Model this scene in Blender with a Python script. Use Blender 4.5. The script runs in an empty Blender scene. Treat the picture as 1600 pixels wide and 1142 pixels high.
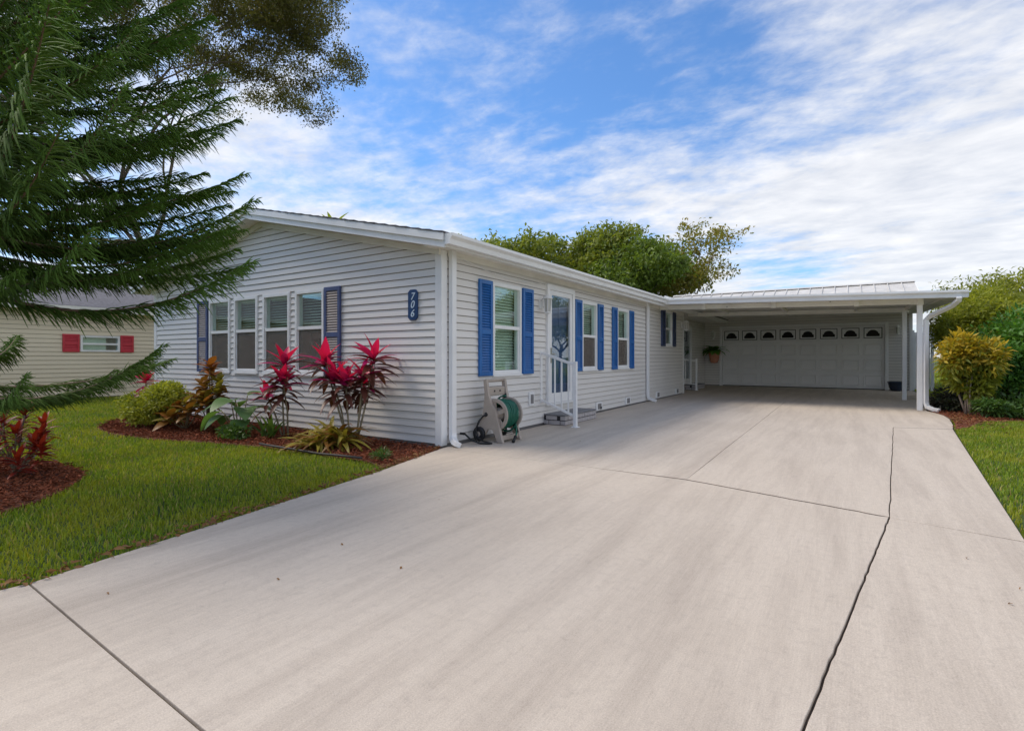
import bpy, bmesh, math, random
import numpy as np
from mathutils import Vector, Matrix, Quaternion
random.seed(7); RNG = np.random.default_rng(7)
scn = bpy.context.scene
C = scn.collection
R = math.radians

# ------------------------------------------------------------------ camera
cam = bpy.data.objects.new('camera', bpy.data.cameras.new('camera')); C.objects.link(cam)
cam.location = (0, 0, 1.12); cam.rotation_euler = (R(90), 0, R(32.967))
cam.data.sensor_width = 36; cam.data.lens = 811/1600*36
cam.data.shift_y = -13/1600; cam.data.clip_start = 0.05; cam.data.clip_end = 3000
scn.camera = cam

# ------------------------------------------------------------------ light
SUN_DIR = Vector((-0.56, -0.17, 0.80)).normalized()
sun = bpy.data.objects.new('sun', bpy.data.lights.new('sun', 'SUN')); C.objects.link(sun)
sun.data.energy = 2.3; sun.data.angle = R(28); sun.data.color = (1.0, 0.88, 0.72)
sun.rotation_euler = SUN_DIR.to_track_quat('Z', 'Y').to_euler()
sun.location = (-20, -5, 30)

world = bpy.data.worlds.new('World'); scn.world = world; world.use_nodes = True
wt = world.node_tree; wt.nodes.clear()
def wn(t, **k):
    n = wt.nodes.new(t)
    for a, b in k.items(): setattr(n, a, b)
    return n
def wl(a, b): wt.links.new(a, b)
def wmath(op, a, b=None, c=None, clamp=False):
    n = wn('ShaderNodeMath', operation=op, use_clamp=clamp)
    for i, v in enumerate((a, b, c)):
        if v is None: continue
        if isinstance(v, (int, float)): n.inputs[i].default_value = v
        else: wl(v, n.inputs[i])
    return n.outputs[0]
sky = wn('ShaderNodeTexSky', sky_type='NISHITA', sun_disc=False)
sky.sun_elevation = math.asin(SUN_DIR.z); sky.sun_rotation = math.atan2(SUN_DIR.x, SUN_DIR.y)
sky.air_density = 1.0; sky.dust_density = 0.4; sky.ozone_density = 2.5
tc = wn('ShaderNodeTexCoord'); sp = wn('ShaderNodeSeparateXYZ'); wl(tc.outputs['Generated'], sp.inputs[0])
zz = wmath('ADD', wmath('MAXIMUM', sp.outputs[2], 0.0), 0.10)
cv = wn('ShaderNodeCombineXYZ'); wl(wmath('DIVIDE', sp.outputs[0], zz), cv.inputs[0]); wl(wmath('DIVIDE', sp.outputs[1], zz), cv.inputs[1])
def cloud_noise(scale, detail, rough, rot, sx, sy, off, dist=0.0):
    m = wn('ShaderNodeMapping'); m.inputs['Rotation'].default_value[2] = R(rot)
    m.inputs['Scale'].default_value = (sx, sy, 1); m.inputs['Location'].default_value = off
    wl(cv.outputs[0], m.inputs[0])
    n = wn('ShaderNodeTexNoise'); n.inputs['Scale'].default_value = scale; n.inputs['Detail'].default_value = detail
    n.inputs['Roughness'].default_value = rough; n.inputs['Distortion'].default_value = dist
    wl(m.outputs[0], n.inputs['Vector']); return n.outputs[0]
n_big = cloud_noise(0.55, 3, 0.5, 20, 1, 1, (3.1, 1.7, 0))
n_str = cloud_noise(1.5, 8, 0.62, 62, 0.55, 1.5, (0.4, 2.2, 0), 0.5)
n_fin = cloud_noise(11.0, 6, 0.62, 62, 0.9, 1.1, (1.0, 0.2, 0), 0.2)
n_mot = cloud_noise(4.0, 5, 0.6, 40, 0.9, 1.2, (2.0, 4.2, 0), 0.2)
s = wmath('ADD', wmath('MULTIPLY', n_big, 1.4), wmath('ADD', wmath('MULTIPLY', n_str, 0.50), wmath('ADD', wmath('MULTIPLY', n_mot, 0.28), wmath('MULTIPLY', n_fin, 0.30))))
# the cloud sheet is thicker towards one side of the sky
s = wmath('ADD', s, wmath('ADD', wmath('MULTIPLY', sp.outputs[0], 0.10), wmath('MULTIPLY', sp.outputs[1], 0.05)))
# thin cloud thickens towards the horizon because the view path through it is longer
s = wmath('ADD', s, wmath('MULTIPLY', wmath('SUBTRACT', 1.0, sp.outputs[2]), 0.14))
cov = wn('ShaderNodeMapRange'); cov.interpolation_type = 'SMOOTHSTEP'
cov.inputs['From Min'].default_value = 1.07; cov.inputs['From Max'].default_value = 1.47
cov.inputs['To Max'].default_value = 0.92
wl(s, cov.inputs[0])
SKY_STRENGTH = 0.13
skymul = wn('ShaderNodeMix', data_type='RGBA', blend_type='MULTIPLY'); skymul.inputs[0].default_value = 1.0
wl(sky.outputs[0], skymul.inputs[6]); skymul.inputs[7].default_value = (0.62, 0.88, 1.12, 1)
mixc = wn('ShaderNodeMix', data_type='RGBA'); wl(cov.outputs[0], mixc.inputs[0])
wl(skymul.outputs[2], mixc.inputs[6])
cshade = wn('ShaderNodeMix', data_type='RGBA'); wl(wmath('MULTIPLY_ADD', n_mot, 2.2, -0.6, True), cshade.inputs[0])
cshade.inputs[6].default_value = (4.1, 4.25, 4.6, 1); cshade.inputs[7].default_value = (5.9, 5.85, 5.85, 1); wl(cshade.outputs[2], mixc.inputs[7])
bg = wn('ShaderNodeBackground'); wl(mixc.outputs[2], bg.inputs[0]); bg.inputs[1].default_value = SKY_STRENGTH
out = wn('ShaderNodeOutputWorld'); wl(bg.outputs[0], out.inputs[0])

scn.cycles.max_bounces = 16; scn.cycles.diffuse_bounces = 10; scn.cycles.transparent_max_bounces = 16
scn.view_settings.view_transform = 'Standard'; scn.view_settings.look = 'None'
scn.view_settings.gamma = 1.0; scn.view_settings.exposure = 0.48; scn.view_settings.use_curve_mapping = False

# ------------------------------------------------------------------ materials
def new_mat(name):
    m = bpy.data.materials.new(name); m.use_nodes = True
    nt = m.node_tree; nt.nodes.clear()
    o = nt.nodes.new('ShaderNodeOutputMaterial'); p = nt.nodes.new('ShaderNodeBsdfPrincipled')
    nt.links.new(p.outputs[0], o.inputs[0]); return m, nt, p, o
def ramp(nt, fac, stops):
    r = nt.nodes.new('ShaderNodeValToRGB'); e = r.color_ramp.elements
    while len(e) < len(stops): e.new(0.5)
    for i, (pos, col) in enumerate(stops): e[i].position = pos; e[i].color = (*col, 1)
    nt.links.new(fac, r.inputs[0]); return r.outputs[0]
def noise(nt, scale, detail=4, rough=0.55, coord='Object', sc=(1, 1, 1), dist=0, rot=0):
    t = nt.nodes.new('ShaderNodeTexCoord'); mp = nt.nodes.new('ShaderNodeMapping'); mp.inputs['Scale'].default_value = sc
    mp.inputs['Rotation'].default_value[2] = rot
    nt.links.new(t.outputs[coord], mp.inputs[0])
    n = nt.nodes.new('ShaderNodeTexNoise'); n.inputs['Scale'].default_value = scale; n.inputs['Detail'].default_value = detail
    n.inputs['Roughness'].default_value = rough; n.inputs['Distortion'].default_value = dist
    nt.links.new(mp.outputs[0], n.inputs['Vector']); return n.outputs[0]
def mixrgb(nt, fac, a, b, mode='MIX'):
    m = nt.nodes.new('ShaderNodeMix'); m.data_type = 'RGBA'; m.blend_type = mode
    for i, v in ((0, fac), (6, a), (7, b)):
        if isinstance(v, (int, float)): m.inputs[i].default_value = v
        elif isinstance(v, tuple): m.inputs[i].default_value = (*v, 1)
        else: nt.links.new(v, m.inputs[i])
    return m.outputs[2]
def bump(nt, p, h, strength, dist=0.01):
    b = nt.nodes.new('ShaderNodeBump'); b.inputs['Strength'].default_value = strength; b.inputs['Distance'].default_value = dist
    nt.links.new(h, b.inputs['Height']); nt.links.new(b.outputs[0], p.inputs['Normal'])
def plain(name, col, rough=0.5, var=0.12, scale=6, metal=0, bumps=0.0, spec=0.5, bscale=60):
    m, nt, p, o = new_mat(name)
    a = tuple(c*(1-var) for c in col); b = tuple(min(1, c*(1+var)) for c in col)
    nt.links.new(ramp(nt, noise(nt, scale, 6, 0.6), [(0.3, a), (0.7, b)]), p.inputs['Base Color'])
    p.inputs['Roughness'].default_value = rough; p.inputs['Metallic'].default_value = metal
    p.inputs['Specular IOR Level'].default_value = spec
    if bumps: bump(nt, p, noise(nt, bscale, 5), bumps)
    return m
def leaf_mat(name, cols, trans=0.35, rough=0.5, spec=0.35, coordmix=None):
    """colour per leaf (random per island) plus light through the leaf"""
    m, nt, p, o = new_mat(name)
    g = nt.nodes.new('ShaderNodeNewGeometry')
    n = len(cols); col = ramp(nt, g.outputs['Random Per Island'], [(i/(n-1) if n > 1 else 0, c) for i, c in enumerate(cols)])
    col = mixrgb(nt, 0.35, col, ramp(nt, noise(nt, 1.3, 3), [(0.35, tuple(c*0.6 for c in cols[0])), (0.65, tuple(min(1, c*1.25) for c in cols[-1]))]))
    if coordmix:                                   # younger growth towards the tip of a branch (object x)
        t = nt.nodes.new('ShaderNodeTexCoord'); s_ = nt.nodes.new('ShaderNodeSeparateXYZ'); nt.links.new(t.outputs['Object'], s_.inputs[0])
        mr = nt.nodes.new('ShaderNodeMapRange'); mr.inputs[1].default_value = coordmix[0]; mr.inputs[2].default_value = coordmix[1]
        nt.links.new(s_.outputs[0], mr.inputs[0]); col = mixrgb(nt, mr.outputs[0], col, coordmix[2])
    nt.links.new(col, p.inputs['Base Color']); p.inputs['Roughness'].default_value = rough
    p.inputs['Specular IOR Level'].default_value = spec
    if trans > 0:
        tr = nt.nodes.new('ShaderNodeBsdfTranslucent'); nt.links.new(mixrgb(nt, 1.0, col, (1.5, 1.5, 0.7), 'MULTIPLY'), tr.inputs[0])
        mx = nt.nodes.new('ShaderNodeMixShader'); mx.inputs[0].default_value = trans
        nt.links.new(p.outputs[0], mx.inputs[1]); nt.links.new(tr.outputs[0], mx.inputs[2]); nt.links.new(mx.outputs[0], o.inputs[0])
    return m
M = {}
def siding_mat(name, col, dirt):
    m, nt, p, o = new_mat(name)
    st = noise(nt, 3.0, 6, 0.65, sc=(0.35, 0.35, 5)); bl = noise(nt, 0.7, 4)
    c = mixrgb(nt, ramp(nt, st, [(0.35, (0, 0, 0)), (0.75, (0.35, 0.35, 0.35))]), col, dirt)
    c = mixrgb(nt, ramp(nt, bl, [(0.4, (0, 0, 0)), (0.8, (0.25, 0.25, 0.25))]), c, dirt)
    g = nt.nodes.new('ShaderNodeObjectInfo')
    c = mixrgb(nt, 1.0, c, ramp(nt, g.outputs['Random'], [(0, (0.95, 0.95, 0.95)), (1, (1, 1, 1))]), 'MULTIPLY')
    nt.links.new(c, p.inputs['Base Color']); p.inputs['Roughness'].default_value = 0.48
    bump(nt, p, noise(nt, 30, 4, sc=(0.1, 0.1, 2)), 0.08)
    return m
M['siding'] = siding_mat('vinyl_siding', (0.77, 0.745, 0.715), (0.63, 0.60, 0.56))
M['cream'] = siding_mat('cream_siding', (0.78, 0.69, 0.52), (0.66, 0.57, 0.42))
M['trim'] = plain('white_trim', (0.82, 0.82, 0.82), 0.4, 0.06, 3, bumps=0.03)
M['alu'] = plain('white_aluminium', (0.82, 0.82, 0.82), 0.35, 0.06, 2.5, bumps=0.03)
M['soffit'] = plain('soffit_panel', (0.80, 0.78, 0.72), 0.55, 0.08, 2)
M['core'] = plain('wall_sheathing', (0.22, 0.21, 0.21), 0.8)
M['interior'] = plain('room_interior', (0.22, 0.20, 0.18), 0.9)
M['blue'] = plain('blue_paint', (0.018, 0.13, 0.40), 0.38, 0.12, 5)
M['slate'] = plain('slate_blue_paint', (0.03, 0.095, 0.22), 0.4, 0.1, 4)
M['navy'] = plain('navy_paint', (0.035, 0.055, 0.13), 0.4, 0.15, 5)
M['blue_grey'] = plain('weathered_blue_paint', (0.06, 0.085, 0.20), 0.5, 0.2, 6)
M['sunsheen'] = plain('sunsheen_louvre', (0.36, 0.31, 0.29), 0.5, 0.12, 8)  # beige of sun reflecting off blue slats, put into the base colour
M['red'] = plain('red_paint', (0.55, 0.035, 0.055), 0.45, 0.1, 5)
M['signblue'] = plain('sign_blue', (0.012, 0.05, 0.15), 0.4, 0.1)
M['digits'] = plain('sign_white', (0.62, 0.74, 0.85), 0.4, 0.03)
M['blind'] = plain('blind_slat', (0.78, 0.83, 0.78), 0.5, 0.05)
M['shingle'] = plain('asphalt_shingle', (0.13, 0.13, 0.15), 0.9, 0.35, 14, bumps=0.4, bscale=90)
M['metalroof'] = plain('white_metal_roof', (0.60, 0.58, 0.54), 0.45, 0.14, 3)
M['door_grey'] = plain('garage_door_paint', (0.82, 0.81, 0.81), 0.42, 0.05, 1.2)
M['black'] = plain('black_rubber', (0.012, 0.013, 0.015), 0.55, 0.2)
M['darkframe'] = plain('dark_came', (0.05, 0.05, 0.05), 0.5)
M['taupe'] = plain('taupe_plastic', (0.40, 0.34, 0.29), 0.45, 0.08, 8)
M['hose'] = plain('green_hose', (0.006, 0.12, 0.075), 0.35, 0.2, 10)
M['terra'] = plain('terracotta', (0.62, 0.26, 0.16), 0.75, 0.12, 8)
M['potblue'] = plain('blue_glaze', (0.015, 0.03, 0.06), 0.25, 0.15)
M['brick'] = plain('grey_painted_brick', (0.42, 0.39, 0.39), 0.75, 0.14, 9, bumps=0.25)
M['mortar'] = plain('dark_mortar', (0.035, 0.033, 0.035), 0.9, 0.2, 20)
M['steptop'] = plain('grey_step_top', (0.20, 0.20, 0.21), 0.8, 0.2, 16, bumps=0.2)
M['brass'] = plain('door_hardware', (0.55, 0.55, 0.53), 0.3, 0.05, metal=0.9)
M['bark'] = plain('bark', (0.13, 0.095, 0.07), 0.9, 0.4, 9, bumps=0.6, bscale=25)
M['palebark'] = plain('pale_bark', (0.26, 0.21, 0.17), 0.9, 0.3, 9, bumps=0.5, bscale=25)
M['pinewood'] = plain('pine_branch_bark', (0.17, 0.11, 0.075), 0.85, 0.3, 12, bumps=0.4)
M['cane'] = plain('cane_stem', (0.25, 0.21, 0.14), 0.8, 0.25, 15)
M['edging'] = plain('edging_plastic', (0.035, 0.028, 0.025), 0.6, 0.3)
M['soil'] = plain('joint_soil', (0.07, 0.05, 0.035), 0.95, 0.5, 12, bumps=0.3)
M['opal'] = plain('lantern_glass', (0.50, 0.49, 0.45), 0.15, 0.03)
# glass: clear pane with mirror reflection by Fresnel
def glass_mat(name, tint, extra):
    m, nt, p, o = new_mat(name); nt.nodes.remove(p)
    tr = nt.nodes.new('ShaderNodeBsdfTransparent'); tr.inputs[0].default_value = (*tint, 1)
    gl = nt.nodes.new('ShaderNodeBsdfGlossy'); gl.inputs['Roughness'].default_value = 0.015; gl.inputs[0].default_value = (0.9, 0.95, 0.95, 1)
    lw = nt.nodes.new('ShaderNodeLayerWeight'); lw.inputs[0].default_value = 0.5
    fr = nt.nodes.new('ShaderNodeMath'); fr.operation = 'POWER'; nt.links.new(lw.outputs['Facing'], fr.inputs[0]); fr.inputs[1].default_value = 4.0   # Schlick, the same from both faces
    ma = nt.nodes.new('ShaderNodeMath'); ma.operation = 'MULTIPLY_ADD'; ma.use_clamp = True
    nt.links.new(fr.outputs[0], ma.inputs[0]); ma.inputs[1].default_value = 0.92; ma.inputs[2].default_value = extra
    mx = nt.nodes.new('ShaderNodeMixShader'); nt.links.new(ma.outputs[0], mx.inputs[0])
    nt.links.new(tr.outputs[0], mx.inputs[1]); nt.links.new(gl.outputs[0], mx.inputs[2]); nt.links.new(mx.outputs[0], o.inputs[0])
    bump_n = nt.nodes.new('ShaderNodeBump'); bump_n.inputs['Strength'].default_value = 0.05; bump_n.inputs['Distance'].default_value = 0.01
    nt.links.new(noise(nt, 1.5, 2), bump_n.inputs['Height']); nt.links.new(bump_n.outputs[0], gl.inputs['Normal'])
    return m
M['glass'] = glass_mat('window_glass', (0.90, 0.97, 0.93), 0.10)
M['clear'] = glass_mat('storm_door_glass', (0.96, 0.97, 0.98), 0.05)
m, nt, p, o = new_mat('insect_screen'); tr = nt.nodes.new('ShaderNodeBsdfTransparent'); mx = nt.nodes.new('ShaderNodeMixShader'); mx.inputs[0].default_value = 0.45
nt.links.new(ramp(nt, noise(nt, 5, 6, 0.7, sc=(1, 1, 3)), [(0.3, (0.12, 0.10, 0.09)), (0.75, (0.27, 0.23, 0.20))]), p.inputs['Base Color']); p.inputs['Roughness'].default_value = 0.7
nt.links.new(tr.outputs[0], mx.inputs[1]); nt.links.new(p.outputs[0], mx.inputs[2]); nt.links.new(mx.outputs[0], o.inputs[0]); M['screen'] = m
# concrete
m, nt, p, o = new_mat('broomed_concrete')
big = noise(nt, 0.5, 6, 0.62); tyre = noise(nt, 1.6, 8, 0.72, sc=(2.4, 0.22, 1), dist=0.25, rot=R(-16)); fine = noise(nt, 190, 3, 0.65); mid = noise(nt, 22, 7, 0.75); broom = noise(nt, 26, 4, 0.6, sc=(5, 0.25, 1), rot=R(-62)); spot = noise(nt, 5.5, 5, 0.7)
c = ramp(nt, big, [(0.3, (0.545, 0.472, 0.390)), (0.7, (0.62, 0.545, 0.458))])
c = mixrgb(nt, ramp(nt, tyre, [(0.44, (0, 0, 0)), (0.68, (0.6, 0.6, 0.6))]), c, (0.385, 0.325, 0.27))
c = mixrgb(nt, ramp(nt, mid, [(0.48, (0, 0, 0)), (0.75, (0.42, 0.42, 0.42))]), c, (0.37, 0.32, 0.275))
c = mixrgb(nt, ramp(nt, spot, [(0.62, (0, 0, 0)), (0.80, (0.30, 0.30, 0.30))]), c, (0.30, 0.26, 0.225))
c = mixrgb(nt, 1.0, c, ramp(nt, broom, [(0.3, (0.93, 0.93, 0.93)), (0.7, (1.03, 1.03, 1.03))]), 'MULTIPLY')
c = mixrgb(nt, 1.0, c, ramp(nt, fine, [(0.25, (0.74, 0.73, 0.72)), (0.65, (1.05, 1.05, 1.05))]), 'MULTIPLY')
nt.links.new(c, p.inputs['Base Color']); p.inputs['Roughness'].default_value = 0.82; p.inputs['Specular IOR Level'].default_value = 0.3
bump(nt, p, fine, 0.25, 0.004); M['concrete'] = m
# lawn soil under the blades
m, nt, p, o = new_mat('lawn_ground')
nt.links.new(ramp(nt, noise(nt, 2.2, 7, 0.7), [(0.3, (0.03, 0.055, 0.01)), (0.55, (0.06, 0.10, 0.015)), (0.8, (0.10, 0.12, 0.025))]), p.inputs['Base Color'])
p.inputs['Roughness'].default_value = 0.95; bump(nt, p, noise(nt, 40, 6, 0.7), 0.8, 0.03); M['lawn'] = m
M['mulch_base'] = plain('mulch_base', (0.15, 0.045, 0.022), 0.95, 0.5, 14, bumps=0.8, bscale=45)
M['chip'] = leaf_mat('mulch_chip', [(0.121, 0.032, 0.016), (0.297, 0.081, 0.038), (0.432, 0.135, 0.068), (0.176, 0.081, 0.047)], 0, 0.9, 0.1)
# grass with patches of yellower turf
m, nt, p, o = new_mat('grass_blade'); g = nt.nodes.new('ShaderNodeNewGeometry')
c1 = ramp(nt, g.outputs['Random Per Island'], [(0, (0.10, 0.165, 0.014)), (0.45, (0.18, 0.28, 0.022)), (0.85, (0.28, 0.37, 0.035)), (0.93, (0.46, 0.38, 0.13)), (1, (0.30, 0.22, 0.09))])
c2 = mixrgb(nt, ramp(nt, noise(nt, 1.1, 6, 0.65), [(0.42, (0, 0, 0)), (0.66, (0.65, 0.65, 0.65))]), c1, (0.40, 0.37, 0.03))
nt.links.new(c2, p.inputs['Base Color']); p.inputs['Roughness'].default_value = 0.55; p.inputs['Specular IOR Level'].default_value = 0.3
tr = nt.nodes.new('ShaderNodeBsdfTranslucent'); nt.links.new(mixrgb(nt, 1.0, c2, (1.4, 1.4, 0.6), 'MULTIPLY'), tr.inputs[0])
mx = nt.nodes.new('ShaderNodeMixShader'); mx.inputs[0].default_value = 0.4
nt.links.new(p.outputs[0], mx.inputs[1]); nt.links.new(tr.outputs[0], mx.inputs[2]); nt.links.new(mx.outputs[0], o.inputs[0]); M['grass'] = m
M['pine'] = leaf_mat('pine_needles', [(0.050, 0.094, 0.024), (0.090, 0.169, 0.036), (0.143, 0.231, 0.045)], 0.25, 0.7, 0.12, (1.7, 3.0, (0.13, 0.24, 0.04)))
M['oak'] = leaf_mat('oak_leaf', [(0.09, 0.09, 0.025), (0.15, 0.145, 0.04), (0.17, 0.13, 0.05), (0.12, 0.14, 0.035)], 0.35)
M['tree_a'] = leaf_mat('olive_foliage', [(0.096, 0.144, 0.023), (0.192, 0.250, 0.038), (0.326, 0.346, 0.058)], 0.35)
M['tree_b'] = leaf_mat('bright_foliage', [(0.075, 0.125, 0.02), (0.13, 0.20, 0.03), (0.20, 0.27, 0.045)], 0.35)
M['tree_c'] = leaf_mat('yellowing_foliage', [(0.176, 0.192, 0.032), (0.320, 0.288, 0.048), (0.416, 0.272, 0.080), (0.208, 0.240, 0.048)], 0.35)
M['yellow_green'] = leaf_mat('golden_shrub_leaf', [(0.162, 0.203, 0.027), (0.324, 0.365, 0.041), (0.486, 0.486, 0.068)], 0.35)
M['lime'] = leaf_mat('lime_foliage', [(0.14, 0.18, 0.02), (0.24, 0.28, 0.03), (0.34, 0.34, 0.05)], 0.4)
M['gold'] = leaf_mat('golden_croton_leaf', [(0.26, 0.25, 0.03), (0.62, 0.42, 0.03), (0.80, 0.50, 0.05), (0.20, 0.24, 0.03)], 0.3)
M['deep'] = leaf_mat('deep_green_leaf', [(0.041, 0.121, 0.024), (0.092, 0.223, 0.036), (0.162, 0.344, 0.051)], 0.3)
M['pink'] = leaf_mat('hot_pink_leaf', [(0.55, 0.012, 0.10), (0.72, 0.02, 0.16), (0.66, 0.015, 0.09)], 0.35, 0.35)
M['magenta'] = leaf_mat('magenta_leaf', [(0.36, 0.010, 0.10), (0.50, 0.015, 0.17), (0.28, 0.012, 0.07)], 0.3, 0.35)
M['maroon'] = leaf_mat('maroon_leaf', [(0.07, 0.018, 0.018), (0.12, 0.035, 0.03), (0.10, 0.05, 0.025)], 0.2, 0.35)
M['bronze'] = leaf_mat('bronze_croton_leaf', [(0.168, 0.072, 0.022), (0.312, 0.132, 0.030), (0.192, 0.120, 0.024)], 0.25, 0.38)
M['rust'] = leaf_mat('rust_croton_leaf', [(0.38, 0.12, 0.03), (0.46, 0.17, 0.04), (0.28, 0.10, 0.03)], 0.25, 0.38)
M['redleaf'] = leaf_mat('red_croton_leaf', [(0.12, 0.010, 0.012), (0.24, 0.018, 0.016), (0.40, 0.06, 0.025)], 0.25, 0.38)
M['strap'] = leaf_mat('strap_leaf', [(0.06, 0.13, 0.03), (0.10, 0.18, 0.04)], 0.3, 0.38)
M['big_leaf'] = leaf_mat('large_pale_leaf', [(0.090, 0.195, 0.053), (0.150, 0.270, 0.090)], 0.35, 0.4)
M['olive'] = leaf_mat('olive_strap_leaf', [(0.156, 0.130, 0.023), (0.286, 0.247, 0.039), (0.390, 0.312, 0.052)], 0.25, 0.38)
M['dryleaf'] = leaf_mat('dry_leaf', [(0.20, 0.09, 0.03), (0.32, 0.17, 0.06), (0.14, 0.07, 0.03)], 0.1, 0.8)
M['burgundy'] = leaf_mat('dark_groundcover_leaf', [(0.035, 0.03, 0.03), (0.07, 0.05, 0.05), (0.05, 0.08, 0.03)], 0.2)

# ------------------------------------------------------------------ object helpers
def tag(o, label=None, cat=None, group=None, kind=None):
    if label: o['label'] = label
    if cat: o['category'] = cat
    if group: o['group'] = group
    if kind: o['kind'] = kind
    return o
def link(name, me, mat=None, parent=None, loc=None, rot=None, scale=None):
    o = bpy.data.objects.new(name, me); C.objects.link(o)
    if mat is not None and me is not None and len(me.materials) == 0: me.materials.append(M[mat] if isinstance(mat, str) else mat)
    if parent is not None: o.parent = parent
    if loc is not None: o.location = loc
    if rot is not None: o.rotation_euler = rot
    if scale is not None: o.scale = scale if hasattr(scale, '__len__') else (scale,)*3
    return o
def empty(name, loc=(0, 0, 0), label=None, cat=None, group=None, rz=0, kind=None):
    o = bpy.data.objects.new(name, None); C.objects.link(o); o.location = loc; o.rotation_euler = (0, 0, rz)
    o.empty_display_size = 0.1
    return tag(o, label, cat, group, kind)
class MB:
    """collects verts and faces of ONE mesh"""
    def __init__(s): s.v = []; s.f = []
    def add(s, vs, fs):
        b = len(s.v); s.v += [tuple(v) for v in vs]; s.f += [tuple(i+b for i in f) for f in fs]; return s
    def box(s, x0, x1, y0, y1, z0, z1):
        return s.add([(x0, y0, z0), (x1, y0, z0), (x1, y1, z0), (x0, y1, z0), (x0, y0, z1), (x1, y0, z1), (x1, y1, z1), (x0, y1, z1)],
                     [(3, 2, 1, 0), (4, 5, 6, 7), (0, 1, 5, 4), (1, 2, 6, 5), (2, 3, 7, 6), (3, 0, 4, 7)])
    def hexa(s, b, t):                       # four bottom points, four top points
        return s.add(list(b)+list(t), [(3, 2, 1, 0), (4, 5, 6, 7), (0, 1, 5, 4), (1, 2, 6, 5), (2, 3, 7, 6), (3, 0, 4, 7)])
    def prism(s, poly, z0, z1):
        n = len(poly); return s.add([(x, y, z0) for x, y in poly]+[(x, y, z1) for x, y in poly],
            [tuple(range(n-1, -1, -1)), tuple(range(n, 2*n))]+[(i, (i+1) % n, (i+1) % n+n, i+n) for i in range(n)])
    def sweep(s, pts, rad, sides=8, closed=False, flat=None):
        """tube through pts; rad number or list; flat=(w,h) gives a rectangular bar"""
        pts = [Vector(p) for p in pts]; n = len(pts); rad = rad if hasattr(rad, '__len__') else [rad]*n
        prev = None; rings = []
        for i, p in enumerate(pts):
            if closed: t = pts[(i+1) % n]-pts[i-1]
            else: t = pts[min(i+1, n-1)]-pts[max(i-1, 0)]
            t = t.normalized() if t.length > 1e-9 else Vector((0, 0, 1))
            if prev is None: a = t.cross(Vector((0, 0, 1))); a = a if a.length > 1e-3 else t.cross(Vector((1, 0, 0)))
            else: a = prev-t*prev.dot(t)
            a = a.normalized(); prev = a; b = t.cross(a)
            if flat: ring = [p+a*x*flat[0]/2+b*y*flat[1]/2 for x, y in ((-1, -1), (1, -1), (1, 1), (-1, 1))]
            else: ring = [p+(a*math.cos(2*math.pi*k/sides)+b*math.sin(2*math.pi*k/sides))*rad[i] for k in range(sides)]
            rings.append(ring)
        m_ = 4 if flat else sides; vs = [v for r in rings for v in r]; fs = []
        for i in range(n if closed else n-1):
            j = (i+1) % n
            for k in range(m_): fs.append((i*m_+k, i*m_+(k+1) % m_, j*m_+(k+1) % m_, j*m_+k))
        if not closed: fs += [tuple(range(m_-1, -1, -1)), tuple((n-1)*m_+k for k in range(m_))]
        return s.add(vs, fs)
    def lathe(s, prof, sides=20, center=(0, 0, 0)):
        n = len(prof); vs = []
        for r, z in prof:
            for k in range(sides): a = 2*math.pi*k/sides; vs.append((center[0]+r*math.cos(a), center[1]+r*math.sin(a), center[2]+z))
        fs = [(i*sides+k, i*sides+(k+1) % sides, (i+1)*sides+(k+1) % sides, (i+1)*sides+k) for i in range(n-1) for k in range(sides)]
        return s.add(vs, fs)
    def mesh(s, name, smooth=False):
        me = bpy.data.meshes.new(name); me.from_pydata(s.v, [], s.f); me.validate(); me.update()
        bm = bmesh.new(); bm.from_mesh(me); bmesh.ops.recalc_face_normals(bm, faces=bm.faces); bm.to_mesh(me); bm.free()
        if smooth: me.polygons.foreach_set('use_smooth', [True]*len(me.polygons))
        return me
    def build(s, name, mat, parent=None, smooth=False, bevel=0, **k):
        o = link(name, s.mesh(name, smooth), mat, parent, **k)
        if bevel:
            b = o.modifiers.new('bevel', 'BEVEL'); b.width = bevel; b.segments = 2; b.limit_method = 'ANGLE'
        return o
class Wall:
    """a vertical plane: s runs along it, o outwards from it, z up"""
    def __init__(w, org, u, n): w.o, w.u, w.n = org, u, n
    def pt(w, s, o, z): return (w.o[0]+w.u[0]*s+w.n[0]*o, w.o[1]+w.u[1]*s+w.n[1]*o, z)
    def box(w, mb, s0, s1, o0, o1, z0, z1):
        return mb.hexa([w.pt(s0, o0, z0), w.pt(s1, o0, z0), w.pt(s1, o1, z0), w.pt(s0, o1, z0)],
                       [w.pt(s0, o0, z1), w.pt(s1, o0, z1), w.pt(s1, o1, z1), w.pt(s0, o1, z1)])
GABLE = Wall((0, 5.0), (1, 0), (0, -1)); SIDE = Wall((-4.3, 0), (0, 1), (1, 0))
RECESS = Wall((-4.87, 0), (0, 1), (1, 0)); GAR = Wall((0, 21.8), (1, 0), (0, -1)); NEI = Wall((-17.8, 0), (0, 1), (1, 0))
def cuts(s0, s1, z0, z1, ops):
    """rectangle minus openings -> rectangles"""
    rects = [(s0, s1, z0, z1)]
    for a, b, c, d in ops:
        nr = []
        for (p, q, r_, t) in rects:
            if b <= p or a >= q or d <= r_ or c >= t: nr.append((p, q, r_, t)); continue
            if a > p: nr.append((p, a, r_, t))
            if b < q: nr.append((b, q, r_, t))
            lo, hi = max(a, p), min(b, q)
            if c > r_: nr.append((lo, hi, r_, c))
            if d < t: nr.append((lo, hi, d, t))
        rects = nr
    return rects
CH = 0.0967
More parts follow.
